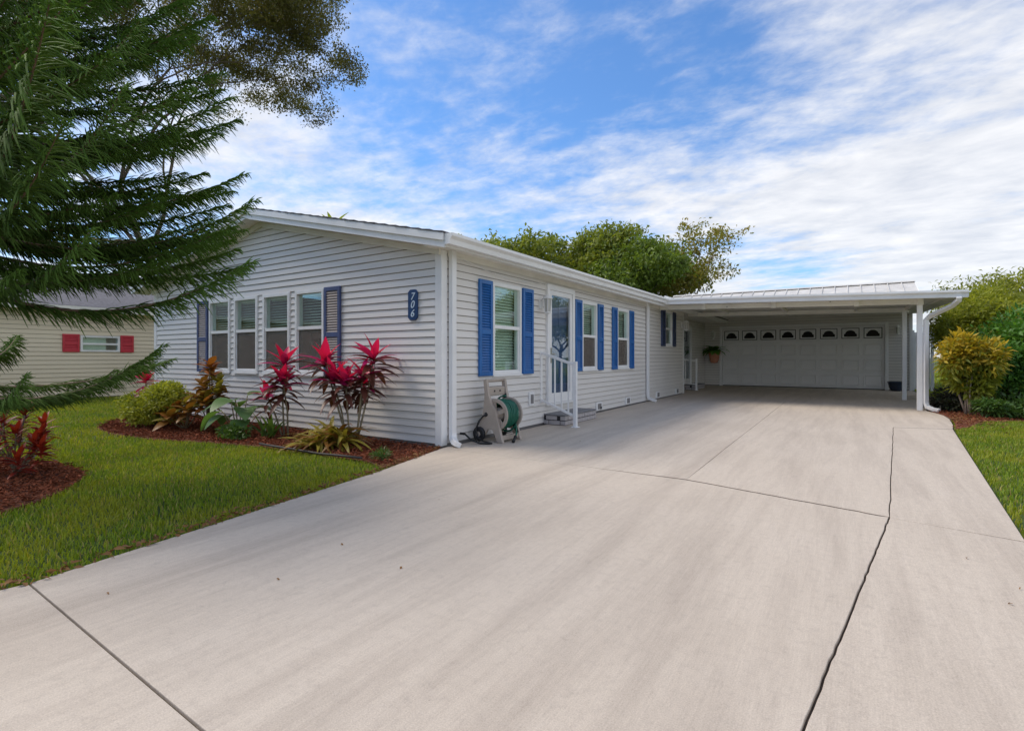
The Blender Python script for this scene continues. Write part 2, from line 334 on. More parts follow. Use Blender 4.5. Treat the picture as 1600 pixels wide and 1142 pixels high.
def siding(w, s0, s1, z0, z1, ops, parent, mat='siding', lim=None, ch=CH, proud=0.022, seams=False):
    """one lapped board per course; lim(z) -> (smin, smax) clips a gable"""
    z = z0; gap = 0.0075
    while z < z1-0.005:
        zt = min(z+ch, z1)
        segs = []; sm = s0+2.6+(int(round((z-z0)/ch))//2*1.37) % 3.2
        for (a, b, c, d) in cuts(s0, s1, z, zt, ops):        # boards butt at staggered joints
            if seams and a+0.4 < sm < b-0.4: segs += [(a, sm-0.0015, c, d), (sm+0.0015, b, c, d)]
            else: segs.append((a, b, c, d))
        for (a, b, c, d) in segs:
            if c == z: c = min(z+gap, d-0.004)               # the open lap under each course
            ab, bb, at_, bt = a, b, a, b
            if lim:
                l0, l1 = lim(c); m0, m1 = lim(d)
                ab, bb, at_, bt = max(a, l0), min(b, l1), max(a, m0), min(b, m1)
                if bb-ab < 0.02: continue
                if bt < at_: at_ = bt = (at_+bt)/2
            f = lambda zz_: proud*(1-(zz_-z)/ch)+0.004*((zz_-z)/ch)
            oc, od = f(c), f(d)
            MB().hexa([w.pt(ab, -0.004, c), w.pt(bb, -0.004, c), w.pt(bb, oc, c), w.pt(ab, oc, c)],
                    [w.pt(at_, -0.004, d), w.pt(bt, -0.004, d), w.pt(bt, od, d), w.pt(at_, od, d)]).build('siding_board', mat, parent)
        z = zt
def core(w, s0, s1, z0, z1, ops, parent, mat='core', th=0.10, name='wall'):
    mb = MB()
    for (a, b, c, d) in cuts(s0, s1, z0, z1, ops): w.box(mb, a, b, -th, -0.005, c, d)
    return mb.build(name, mat, parent)
def np_mesh(name, V, F):
    """V (n,3), F (m,k) all faces the same size"""
    me = bpy.data.meshes.new(name); V = np.ascontiguousarray(V, dtype=np.float32); F = np.ascontiguousarray(F, dtype=np.int32)
    me.vertices.add(len(V)); me.vertices.foreach_set('co', V.ravel())
    k = F.shape[1]; me.loops.add(F.size); me.loops.foreach_set('vertex_index', F.ravel())
    me.polygons.add(len(F)); me.polygons.foreach_set('loop_start', np.arange(len(F), dtype=np.int32)*k)
    me.update(calc_edges=True); return me
def unit(a): return a/np.maximum(np.linalg.norm(a, axis=1, keepdims=True), 1e-9)
def leaves(P, D, L, W, fold=0.25, droop=0.15):
    """folded leaf of six points at each P along D"""
    n = len(P); D = unit(D); up = RNG.normal(size=(n, 3)); up[:, 2] = np.abs(up[:, 2])+0.6
    S = unit(np.cross(D, up)); N = np.cross(S, D); L = np.broadcast_to(np.asarray(L, float), (n,))[:, None]; W = np.broadcast_to(np.asarray(W, float), (n,))[:, None]
    a = P; b = P+D*L*0.45+S*W*0.5+N*W*fold; c = P+D*L-N*L*droop; d = P+D*L*0.45-S*W*0.5+N*W*fold; e = P+D*L*0.5
    V = np.stack([a, b, c, d, e], 1).reshape(-1, 3); i = np.arange(n)[:, None]*5
    F = np.concatenate([i+np.array([[0, 1, 2, 4]]), i+np.array([[0, 4, 2, 3]])], 1).reshape(-1, 4)
    return V, F

# ------------------------------------------------------------------ ground, driveway, beds
def poly_in(P, poly):
    x, y = P[:, 0], P[:, 1]; r = np.zeros(len(P), bool); n = len(poly)
    for i in range(n):
        x0, y0 = poly[i]; x1, y1 = poly[(i+1) % n]
        c = ((y0 > y) != (y1 > y)) & (x < (x1-x0)*(y-y0)/((y1-y0) if y1 != y0 else 1e-9)+x0); r ^= c
    return r
gx = np.concatenate([-np.geomspace(900, 30, 12), np.linspace(-26, 26, 60), np.geomspace(30, 900, 12)]); gy = gx+8
X, Y = np.meshgrid(gx, gy); Z = np.full_like(X, -0.035)
nx = len(gx); idx = np.arange(nx*nx).reshape(nx, nx)
F = np.stack([idx[:-1, :-1], idx[:-1, 1:], idx[1:, 1:], idx[1:, :-1]], -1).reshape(-1, 4)
tag(link('ground', np_mesh('ground', np.stack([X, Y, Z], -1).reshape(-1, 3), F), 'lawn'), kind='structure')

drive = empty('driveway', (0, 0, 0), kind='structure')
def jag(a, b, n=14, amp=0.012, seed=1):
    r = random.Random(seed); out_ = []
    for i in range(n+1):
        t = i/n; k = 0 if i in (0, n) else amp; out_.append((a[0]+(b[0]-a[0])*t+r.uniform(-k, k), a[1]+(b[1]-a[1])*t+r.uniform(-k, k)))
    return out_
J1 = jag((0.24, 4.49), (-0.107, 1.857), 40, 0.003, 3)+jag((-0.107, 1.857), (-1.0, -6.0), 30, 0.004, 4)[1:]     # crack right of the near slab
J2 = jag((-4.205, 4.9), (-1.25, 4.86), 14, 0.005, 5)+jag((-1.25, 4.86), (0.24, 4.49), 24, 0.007, 6)[1:]         # cross joint by the house corner
J3 = jag((-1.25, 4.86), (-1.40, 21.75), 30, 0.004, 7)                                                              # centre joint
J4 = jag((0.24, 4.49), (0.60, 10.28), 30, 0.004, 8)
EL = [(-4.205, 4.9), (-3.864, 3.542), (-3.62, 2.1), (-3.41, 0.855)]                                               # left lawn edge
ARC = [(1.36, 10.52), (1.45, 11.2), (1.53, 12.2), (1.53, 12.9), (1.45, 13.45), (1.36, 13.75), (1.40, 14.2), (1.80, 14.5), (1.80, 21.75)]
def off(pts, dx, dy): return [(x+dx, y+dy) for x, y in pts]
g_ = 0.0035
wj = lambda x: 0.004+0.012*min(1, max(0, (x+2.4)/1.0))          # the cross joint opens towards the right
def slab(poly, dz=0.0):
    mb = MB().prism(poly, -0.12, dz); return mb.build('slab', 'concrete', drive, bevel=0.003)
ycut = lambda pts, y: [q for q in pts if q[1] >= y]
j1n = [q for q in J1 if q[1] >= 0.84]
slab([(-3.41, 0.86)]+off([(-1.635, 0.80), (-0.2, 0.80)], 0, 0.008)+off(list(reversed(j1n)), -g_-0.002, 0)+[(x, y-wj(x)) for x, y in reversed(J2)][1:]+EL[1:3])
j1s = [q for q in J1 if q[1] < 0.80]
slab([(-3.412, 0.851), (-4.4, -6.0), (-1.01, -6.0)]+off(list(reversed(j1s)), -g_, 0)[1:]+[(-0.22, 0.798), (-1.635, 0.798)])
slab(off(J1, g_, 0)+[(0.2, -6.0), (0.66, 1.0), (0.90, 4.345)], -0.004)
slab([(x, y+wj(x)) for x, y in J2[:15]]+off(J3, -g_, 0)[1:]+[(-4.86, 21.75), (-4.86, 16.45), (-4.29, 16.45)])
slab(off(J3[::-1], g_*0.7, 0)[0:-1]+[(x, y+wj(x)) for x, y in J2[14:]]+off(J4, -g_, 0)[1:]+[(0.612, 10.297)]+ARC)
slab(off(J4, g_, 0)+[(1.36, 10.50), (0.905, 4.36)], -0.003)
MB().prism([(x, y-wj(x)-0.004) for x, y in J2]+[(x, y+wj(x)+0.004) for x, y in reversed(J2)], -0.10, -0.003).build('joint_fill', 'soil', drive)
MB().prism([(-4.5, -6), (0.2, -6), (0.9, 4.3), (1.37, 10.5), (1.8, 14.4), (1.8, 21.7), (-4.8, 21.7), (-4.2, 5), (-3.4, 0.9)], -0.13, -0.014).build('joint_soil', 'soil', drive)

BED = [(-4.2, 4.92), (-3.99, 4.02), (-4.02, 3.77), (-4.44, 3.87), (-5.17, 3.84), (-6.12, 3.80), (-7.09, 3.60), (-8.03, 3.31), (-8.97, 3.20), (-10.1, 3.35), (-10.9, 3.8), (-11.6, 4.5), (-12.0, 4.98)]
LBED = [(-5.15, 1.05), (-5.35, 1.40), (-5.62, 1.63), (-6.0, 1.88), (-6.36, 2.02), (-7.14, 2.0), (-7.94, 1.8), (-8.6, 1.3), (-8.8, 0.3), (-8.3, -0.9), (-7.0, -1.4), (-5.8, -0.9), (-5.2, 0.1)]
RBED = [(1.40, 10.62), (1.60, 11.0), (2.0, 12.2), (2.7, 12.75), (4.0, 12.95), (7.0, 13.2), (7.0, 14.6), (3.4, 15.2), (1.85, 15.6), (1.82, 14.45), (1.44, 14.2), (1.40, 13.7), (1.50, 13.4), (1.57, 12.9), (1.57, 12.2), (1.49, 11.2)]
def bed(poly, n, seed, dens=1.0):
    b = tag(MB().prism(poly, -0.06, -0.012).build('mulch_bed', 'mulch_base'), kind='structure')
    xs = [p[0] for p in poly]; ys = [p[1] for p in poly]; r = np.random.default_rng(seed)
    P = np.stack([r.uniform(min(xs), max(xs), n), r.uniform(min(ys), max(ys), n)], 1); P = P[poly_in(P, poly)]
    m_ = len(P); P = np.concatenate([P, r.uniform(-0.012, 0.022, (m_, 1))], 1)
    a = r.uniform(0, 6.28, m_); D = np.stack([np.cos(a), np.sin(a), r.normal(0, 0.35, m_)], 1)
    V, F = leaves(P, D, r.uniform(0.02, 0.07, m_), r.uniform(0.008, 0.02, m_), 0.5, 0.05)
    o = link('mulch_chips', np_mesh('mulch_chips', V, F), 'chip', b); o['kind'] = 'stuff'
    return b
bed(BED, 26000, 11); bed(LBED, 26000, 12); bed(RBED, 14000, 13)

def grass(name, boxes, keep, label, seed, hgt=0.045):
    r = np.random.default_rng(seed); Ps = []
    for (x0, x1, y0, y1, dens, k) in boxes:
        n = int((x1-x0)*(y1-y0)*dens); P = np.stack([r.uniform(x0, x1, n), r.uniform(y0, y1, n), np.full(n, k)], 1); Ps.append(P[keep(P)])
    P = np.concatenate(Ps); n = len(P); k = P[:, 2:3].copy(); P[:, 2] = -0.035
    a = r.uniform(0, 6.283, n); T = np.stack([np.cos(a), np.sin(a), np.zeros(n)], 1); S = np.stack([-np.sin(a), np.cos(a), np.zeros(n)], 1)
    H = r.uniform(0.55, 1.25, (n, 1))*hgt*(0.75+0.25*k); B = r.uniform(0.1, 0.9, (n, 1))*H; w = r.uniform(0.0025, 0.0045, (n, 1))*k
    z = np.array([[0, 0, 1.0]]); b0 = P-S*w; b1 = P+S*w; m0 = P+z*H*0.6+T*B*0.35-S*w*0.8; m1 = P+z*H*0.6+T*B*0.35+S*w*0.8; tp = P+z*H*0.95+T*B
    V = np.stack([b0, b1, m1, m0, tp], 1).reshape(-1, 3); i = np.arange(n)[:, None]*5
    F = np.concatenate([i+np.array([[0, 1, 2]]), i+np.array([[0, 2, 3]]), i+np.array([[3, 2, 4]])], 1).reshape(-1, 3)
    return tag(link(name, np_mesh(name, V, F), 'grass'), label, 'grass', kind='stuff')
EDGE = np.array([(-4.5, -6.0)]+EL[::-1]); 
def left_edge_x(y): return np.interp(y, EDGE[:, 1], EDGE[:, 0])
def keep_left(P):
    x, y = P[:, 0], P[:, 1]
    return (x < left_edge_x(y)+np.abs(RNG.normal(0, 0.012, len(x)))-0.004) & ~poly_in(P, BED) & ~poly_in(P, LBED) & ~((x > -12.1) & (y > 4.95)) & (x > -17.75)
def right_edge_x(y): return np.interp(y, [-6, 1.0, 4.35, 10.5, 11.2, 12.2, 14.4, 22], [0.2, 0.66, 0.91, 1.37, 1.46, 1.54, 1.82, 1.85])
def keep_right(P):
    x, y = P[:, 0], P[:, 1]
    return (x > right_edge_x(y)+0.01) & ~poly_in(P, RBED)
grass('lawn_grass', [(-8.5, -3.3, -0.5, 4.6, 3600, 1.0), (-17.8, -8.5, -1, 5.0, 1300, 1.5), (-17.8, -12.1, 5.0, 14, 700, 2.0), (-17.8, -12.1, 14, 30, 150, 3.5)], keep_left,
      'green and yellow lawn between the driveway and the cream house', 21)
grass('verge_grass', [(0.6, 4.5, 3.0, 12.6, 2200, 1.2), (4.5, 12, 6, 13.5, 500, 2.0), (1.8, 24, 13, 24, 260, 2.6), (1.8, 40, 24, 48, 60, 5.0)], keep_right,
      'short sunlit lawn right of the driveway around the golden croton', 22, 0.042)

# ------------------------------------------------------------------ house
house = empty('house', (-8.2, 5.0, 0), 'pale grey vinyl-sided single-storey house with blue shutters and low gable roof', 'house')
inv = Matrix.Translation((8.2, -5.0, 0))
class Under:
    """parts are modelled in world coordinates; parent inverse keeps them there"""
    pass
def rebase(root):
    m_ = root.matrix_basis.inverted()
    for ch in root.children:
        ch.matrix_parent_inverse = m_
EAVE = 2.57; SL = 0.2254
def rake(z): d = (z-2.46)/SL; return (-12.04+0.02+d, -4.3-0.02-d) if d > 0 else (-12.04, -4.3)
GW = [(-9.86, -9.17), (-9.02, -8.32), (-8.15, -7.43), (-7.27, -6.58)]
gops = [(a, b, 0.86, 2.14) for a, b in GW]
sops = [(6.09, 6.85, 0.865, 2.19), (7.66, 8.70, 0.30, 2.36), (9.06, 9.75, 0.875, 2.19), (10.86, 11.57, 0.875, 2.19), (14.42, 15.09, 1.44, 2.40)]
core(GABLE, -12.04, -4.3, -0.05, 2.46, gops, house)
mb = MB(); mb.add([(-12.04, 5.005, 2.46), (-4.3, 5.005, 2.46), (-8.17, 5.005, 3.34), (-12.04, 5.1, 2.46), (-4.3, 5.1, 2.46), (-8.17, 5.1, 3.34)], [(0, 1, 2), (5, 4, 3), (0, 3, 4, 1), (1, 4, 5, 2), (2, 5, 3, 0)])
mb.build('gable_wall', 'core', house)
core(SIDE, 5.1, 16.4, -0.05, 2.56, sops, house)
core(RECESS, 16.4, 30.0, -0.05, 2.56, [(18.35, 19.55, 0.15, 2.25)], house)
MB().box(-4.97, -4.3, 16.3, 16.398, -0.05, 2.56).build('return_wall', 'siding', house)
MB().box(-12.04, -11.94, 5.1, 30, -0.05, 2.56).build('wall', 'cream', house)
MB().box(-12.04, -4.87, 29.9, 30, -0.05, 2.56).build('wall', 'core', house)
MB().box(-11.94, -4.41, 5.11, 16.29, 0.25, 0.30).box(-11.94, -4.98, 16.29, 29.9, 0.25, 0.30).build('floor', 'interior', house)
MB().box(-11.94, -4.41, 5.11, 16.29, 2.40, 2.44).box(-11.94, -4.98, 16.29, 29.9, 2.40, 2.44).build('ceiling', 'interior', house)
MB().box(-11.9, -4.45, 8.6, 8.7, 0.3, 2.4).build('partition', 'interior', house)
MB().box(-7.6, -7.5, 8.7, 29.8, 0.3, 2.4).build('partition', 'interior', house)
siding(GABLE, -11.95, -4.39, 0.02, 3.33, gops, house, lim=rake, seams=True)
siding(SIDE, 5.09, 16.31, 0.02, 2.49, sops, house, seams=True)
siding(RECESS, 16.4, 21.78, 0.02, 2.49, [(18.35, 19.55, 0.15, 2.25)], house)
# corner trims
for (a, b, c, d) in ((-4.39, -4.282, 4.978, 5.09), (-12.06, -11.95, 4.978, 5.09), (-4.39, -4.282, 16.31, 16.42)):
    MB().box(a, b, c, d, 0.0, 2.47).build('corner_trim', 'trim', house, bevel=0.004)
# roof: two slopes, ridge along y
y0, y1 = 4.70, 30.3; xr = -8.2
zr = EAVE+SL*4.2
for sgn in (1, -1):
    xe = xr+sgn*4.2
    mb = MB().hexa([(xe, y0+0.02, EAVE-0.03), (xe, y1, EAVE-0.03), (xr, y1, zr-0.03), (xr, y0+0.02, zr-0.03)], [(xe+sgn*0.03, y0-0.02, EAVE+0.02), (xe+sgn*0.03, y1, EAVE+0.02), (xr, y1, zr+0.025), (xr, y0-0.02, zr+0.025)])
    rf = mb.build('roof', 'shingle', house)
    # first rows of shingle tabs along the front rake edge, each proud of the slab
    tab = None
    for k in range(22):
        t0 = k/22; xx0 = xe+(xr-xe)*t0; xx1 = xe+(xr-xe)*(t0+1/22*1.15); za = EAVE+0.02+(zr-EAVE)*t0; zb = EAVE+0.02+(zr-EAVE)*(t0+1/22*1.15)
        m2 = MB(); yy = y0-0.035+random.uniform(-0.008, 0.008)
        m2.hexa([(xx0, yy, za+0.002), (xx0, yy+0.9, za+0.002), (xx1, yy+0.9, zb-0.004), (xx1, yy, zb-0.004)], [(xx0, yy, za+0.016), (xx0, yy+0.9, za+0.016), (xx1, yy+0.9, zb+0.0), (xx1, yy, zb+0.0)])
        m2.build('shingle', 'shingle', rf)
    # rake fascia in two steps, and the frieze under it
    for (o0, o1, zt, zb_, nm) in ((4.672, 4.70, 0.012, -0.075, 'rake_trim'), (4.70, 4.725, -0.03, -0.155, 'rake_fascia')):
        MB().hexa([(xe, o0, EAVE+zb_), (xe, o1, EAVE+zb_), (xr, o1, zr+zb_), (xr, o0, zr+zb_)], [(xe, o0, EAVE+zt), (xe, o1, EAVE+zt), (xr, o1, zr+zt), (xr, o0, zr+zt)]).build(nm, 'alu', house)
    MB().hexa([(xe, 4.726, EAVE-0.145), (xe, 5.03, EAVE-0.145), (xr, 5.03, zr-0.145), (xr, 4.726, zr-0.145)], [(xe, 4.726, EAVE-0.13), (xe, 5.03, EAVE-0.13), (xr, 5.03, zr-0.13), (xr, 4.726, zr-0.13)]).build('rake_soffit', 'soffit', house)
    xw = xr+sgn*3.9
    MB().hexa([(xw, 4.955, EAVE+SL*0.3-0.235), (xw, 4.992, EAVE+SL*0.3-0.235), (xr, 4.992, zr-0.235), (xr, 4.955, zr-0.235)], [(xw, 4.955, EAVE+SL*0.3-0.148), (xw, 4.992, EAVE+SL*0.3-0.148), (xr, 4.992, zr-0.148), (xr, 4.955, zr-0.148)]).build('frieze_board', 'soffit', house)
# eave along the driveway: soffit, fascia, gutter
MB().box(-4.36, -4.012, 4.74, 29.9, 2.475, 2.488).build('eave_soffit', 'soffit', house)
MB().box(-4.86, -4.361, 16.43, 21.79, 2.475, 2.488).build('eave_soffit', 'soffit', house)
SIDE.box(MB(), 5.10, 16.30, 0.02, 0.034, 2.40, 2.474).build('frieze_board', 'soffit', house)
MB().box(-4.012, -3.99, 4.727, 29.9, 2.43, 2.565).build('fascia', 'alu', house)
MB().box(-4.012, -3.984, 13.44, 21.8, 2.567, 2.71).build('leak_strip', 'alu', house)  # added strip, blocks sky light leaking between roof edge and carport deck
def gutter(mb, pa, pb, nrm, h=0.125, w=0.12):
    """K-style gutter from pa to pb (top back edge), opening outwards along nrm"""
    pa, pb, nrm = Vector(pa), Vector(pb), Vector(nrm); prof = [(0, 0), (0, -h), (w*0.62, -h), (w*0.70, -h*0.55), (w, -h*0.28), (w, 0), (w-0.012, 0), (w-0.012, -h*0.25), (w*0.66, -h*0.5), (w*0.58, -h+0.01), (0.006, -h+0.01), (0.006, 0)]
    n = len(prof); vs = [p+nrm*a+Vector((0, 0, b)) for p in (pa, pb) for a, b in prof]
    mb.add(vs, [(i, (i+1) % n, (i+1) % n+n, i+n) for i in range(n)])
    for b in (0, n):
        q = [pa, pb][b > 0]; mb.add([q+nrm*a+Vector((0, 0, c_)) for a, c_ in prof[:6]], [(0, 1, 2, 3, 4, 5)])
    return mb
gutter(MB(), (-3.988, 4.69, 2.572), (-3.988, 13.42, 2.622), (1, 0, 0)).build('gutter', 'alu', house)
def downspout(pts, parent, w=0.085, t=0.062):
    return MB().sweep(pts, 0, flat=(w, t)).build('downspout', 'alu', parent, bevel=0.006)
downspout([(-4.235, 5.14, 2.474), (-4.235, 5.14, 1.2), (-4.235, 5.14, 0.16), (-4.215, 5.12, 0.09), (-4.13, 5.06, 0.045), (-4.05, 5.02, 0.035)], house)
downspout([(-4.235, 12.82, 2.474), (-4.235, 12.82, 0.16), (-4.215, 12.82, 0.09), (-4.10, 12.82, 0.045), (-4.02, 12.82, 0.035)], house)
# a loose cable drooping under the eave
MB().sweep([(-4.262, 5.3+i*0.2, 2.42-0.10*math.sin(i/12*math.pi)**1.0-0.012*i*0.4) for i in range(13)], 0.005, 5).build('cable', 'alu', house, smooth=True)

def window(w, s0, s1, z0, z1, parent, mid=None, blind='full', screen=False, fw=0.04, tilt=0.35, tint='glass'):
    """frame, two sashes with panes, screen on the lower one, slatted blind"""
    win = MB(); mid = mid or (z0+z1)/2
    for (a, b, c, d) in ((s0, s0+fw, z0, z1), (s1-fw, s1, z0, z1), (s0+fw, s1-fw, z1-fw, z1), (s0+fw, s1-fw, z0, z0+fw)): w.box(win, a, b, -0.08, 0.034, c, d)
    wo = win.build('window', 'trim', parent)
    tr_ = MB(); e = 0.014
    for (a, b, c, d) in ((s0-e, s0, z0-e, z1+e), (s1, s1+e, z0-e, z1+e), (s0, s1, z1, z1+e), (s0, s1, z0-e, z0)): w.box(tr_, a, b, -0.01, 0.028, c, d)
    tr_.build('window_trim', 'trim', wo)
    w.box(MB(), s0-e, s1+e, 0.029, 0.05, z0-e-0.012, z0-0.004).build('sill', 'trim', wo)
    w.box(MB(), s0+fw, s1-fw, -0.045, 0.024, mid-0.025, mid+0.025).build('meeting_rail', 'trim', wo)
    ls = MB(); q = 0.022
    for (a, b, c, d) in ((s0+fw, s0+fw+q, z0+fw, mid-0.025), (s1-fw-q, s1-fw, z0+fw, mid-0.025), (s0+fw+q, s1-fw-q, z0+fw, z0+fw+q)): w.box(ls, a, b, -0.04, 0.012, c, d)
    ls.build('sash', 'trim', wo)
    w.box(MB(), s0+fw, s1-fw, -0.022, -0.018, mid+0.025, z1-fw).build('pane', tint, wo)
    w.box(MB(), s0+fw+q, s1-fw-q, -0.012, -0.008, z0+fw+q, mid-0.025).build('pane', tint, wo)
    if screen: w.box(MB(), s0+fw+q, s1-fw-q, 0.004, 0.0055, z0+fw+q, mid-0.025).build('insect_screen', 'screen', wo)
    lo = z0+fw if blind == 'full' else mid-0.05
    if blind:
        mb = MB(); z = z1-fw-0.05; hw = 0.024
        w.box(mb, s0+0.01, s1-0.01, -0.14, -0.09, z1-fw-0.035, z1-0.005)
        while z > lo:
            dz = math.sin(tilt)*hw; do = math.cos(tilt)*hw
            mb.add([w.pt(s0+0.012, -0.115-do, z+dz), w.pt(s1-0.012, -0.115-do, z+dz), w.pt(s1-0.012, -0.115+do, z-dz), w.pt(s0+0.012, -0.115+do, z-dz)], [(0, 1, 2, 3)])
            z -= 0.044
        b = mb.build('blind', 'blind', wo); b['kind'] = 'stuff'
    return wo
for i, (a, b) in enumerate(GW): window(GABLE, a, b, 0.86, 2.14, house, 1.57, 'half', True, tilt=0.5)
window(SIDE, 6.09, 6.85, 0.865, 2.19, house, 1.56, 'full', False, tilt=0.95)
window(SIDE, 9.06, 9.75, 0.875, 2.19, house, 1.53, 'half', True, tilt=0.8)
window(SIDE, 10.86, 11.57, 0.875, 2.19, house, 1.53, 'half', True, tilt=0.8)
window(SIDE, 14.42, 15.09, 1.44, 2.40, house, 1.92, 'half', False, tilt=0.6)
def shutter(w, s0, s1, z0, z1, parent, frame, louvre):
    mb = MB(); f = 0.05; t = 0.052; mid = z0+(z1-z0)*0.46
    for (a, b, c, d) in ((s0, s0+f, z0, z1), (s1-f, s1, z0, z1), (s0+f, s1-f, z0, z0+0.06), (s0+f, s1-f, z1-0.06, z1), (s0+f, s1-f, mid-0.035, mid+0.035)): w.box(mb, a, b, 0.016, t, c, d)
    so = mb.build('shutter', frame, parent, bevel=0.004)
    w.box(MB(), s0+f, s1-f, 0.0175, 0.022, z0+0.03, z1-0.03).build('back_panel', frame, so)
    lm = MB()
    for (a, b) in ((z0+0.06, mid-0.035), (mid+0.035, z1-0.06)):
        n = max(3, int((b-a)/0.036)); h = (b-a)/n
        for k in range(n):
            z = a+k*h
            lm.add([w.pt(s0+f, 0.046, z+0.004), w.pt(s1-f, 0.046, z+0.004), w.pt(s1-f, 0.024, z+h*1.05), w.pt(s0+f, 0.024, z+h*1.05), w.pt(s0+f, 0.024, z+0.004), w.pt(s1-f, 0.024, z+0.004)], [(0, 1, 2, 3), (0, 4, 5, 1)])
    l_ = lm.build('louvres', louvre, so); l_['kind'] = 'stuff'
    return so
shutter(GABLE, -10.26, -9.893, 0.85, 2.155, house, 'blue_grey', 'sunsheen')['label'] = 'weathered blue shutter with faded painted beige on its louvres'
shutter(GABLE, -6.548, -6.19, 0.85, 2.155, house, 'blue_grey', 'sunsheen')['label'] = 'weathered blue shutter with faded painted beige on its louvres'
for a, b in ((5.745, 6.056), (6.884, 7.20), (8.735, 9.027), (9.783, 10.05), (10.555, 10.827), (11.603, 11.87)): shutter(SIDE, a, b, 0.855, 2.20, house, 'blue', 'blue')
for a, b in ((14.05, 14.387), (15.123, 15.42)): shutter(SIDE, a, b, 1.42, 2.42, house, 'navy', 'navy')
# front door: frame, storm door with glass, blue door behind it
def front_door(w, s0, s1, z0, z1, parent, panel):
    mb = MB()
    for (a, b, c, d) in ((s0, s0+0.09, z0, z1), (s1-0.09, s1, z0, z1), (s0+0.09, s1-0.09, z1-0.09, z1)): w.box(mb, a, b, -0.09, 0.05, c, d)
    w.box(mb, s0+0.09, s1-0.09, -0.09, 0.055, z0, z0+0.035)
    do = mb.build('door', 'trim', parent)
    sm = MB(); a0, a1, c0, c1 = s0+0.095, s1-0.095, z0+0.04, z1-0.095
    for (a, b, c, d) in ((a0, a0+0.075, c0, c1), (a1-0.075, a1, c0, c1), (a0+0.075, a1-0.075, c1-0.08, c1), (a0+0.075, a1-0.075, c0, c0+0.16)): w.box(sm, a, b, 0.0, 0.035, c, d)
    sm.build('storm_door_frame', 'alu', do)
    w.box(MB(), a0+0.075, a1-0.075, 0.014, 0.019, c0+0.16, c1-0.08).build('pane', 'clear', do)
    pm = MB(); w.box(pm, a0, a1, -0.085, -0.05, c0, c1)
    for (p_, q_) in ((0.12, 0.46), (0.54, 0.88)):
        for (r_, t_) in ((0.08, 0.30), (0.36, 0.62), (0.68, 0.94)):
            w.box(pm, a0+(a1-a0)*p_, a0+(a1-a0)*q_, -0.05, -0.040, c0+(c1-c0)*r_, c0+(c1-c0)*t_)
    pm.build('inner_door', panel, do, bevel=0.005)
    hm = MB(); w.box(hm, a0+0.012, a0+0.06, 0.036, 0.05, z0+0.72, z0+0.98); w.box(hm, a0+0.03, a0+0.15, 0.055, 0.068, z0+0.86, z0+0.885)
    w.box(hm, a0+0.03, a0+0.048, 0.05, 0.06, z0+0.86, z0+0.885); hm.build('handle', 'brass', do, bevel=0.003)
front_door(SIDE, 7.66, 8.70, 0.30, 2.36, house, 'slate')
front_door(RECESS, 18.35, 19.55, 0.15, 2.25, house, 'navy')
# small fittings on the walls
def outlet(w, s, z, parent, sw=0.12, sh=0.19, name='outlet_cover', dark=True):
    mb = MB(); w.box(mb, s-sw/2, s+sw/2, 0.012, 0.04, z-sh/2, z+sh/2); o = mb.build(name, 'trim', parent, bevel=0.006)
    if dark: w.box(MB(), s-sw*0.28, s+sw*0.28, 0.0405, 0.046, z-sh*0.33, z+sh*0.33).build('grille', 'core', o)
outlet(SIDE, 7.16, 0.45, house, 0.15, 0.22, 'wall_vent')
for s_ in (9.85, 11.5, 13.75, 15.6): outlet(SIDE, s_, 0.12, house, 0.30, 0.17, 'foundation_vent')
outlet(RECESS, 20.4, 0.62, house, 0.10, 0.22, 'outlet_cover', False)
SIDE.box(MB(), 9.88, 9.93, 0.042, 0.06, 0.06, 0.11).build('vent_latch', 'darkframe', house)
MB().sweep([(-4.27, 5.34, 0.12), (-4.20, 5.34, 0.12)], 0.016, 8).build('hose_bib', 'black', house)
rebase(house)

# ------------------------------------------------------------------ number sign, lanterns
sign = empty('house_number_sign', (-4.76, 4.975, 1.80), 'tall blue house number plaque reading 706 beside the corner trim', 'sign')
mb = MB(); pl = [(-0.045, -0.20), (0.045, -0.20), (0.08, -0.165), (0.08, 0.165), (0.045, 0.20), (-0.045, 0.20), (-0.08, 0.165), (-0.08, -0.165)]
mb.add([(x, 0.01, z) for x, z in pl]+[(x, -0.018, z) for x, z in pl], [tuple(range(8)), tuple(range(15, 7, -1))]+[(i, (i+1) % 8, (i+1) % 8+8, i+8) for i in range(8)])
mb.build('plaque', 'signblue', sign, bevel=0.004)
dg = bpy.context.evaluated_depsgraph_get
for ch, dz in (('7', 0.105), ('0', 0.0), ('6', -0.115)):
    cu = bpy.data.curves.new('digit', 'FONT'); cu.body = ch; cu.size = 0.135; cu.align_x = 'CENTER'; cu.align_y = 'CENTER'; cu.extrude = 0.003; cu.shear = 0.25
    to = bpy.data.objects.new('tmp', cu); C.objects.link(to); bpy.context.view_layer.update()
    me = bpy.data.meshes.new_from_object(to.evaluated_get(dg())); bpy.data.objects.remove(to)
    link('digit', me, 'digits', sign, (0, -0.021, dz), (R(90), 0, 0))
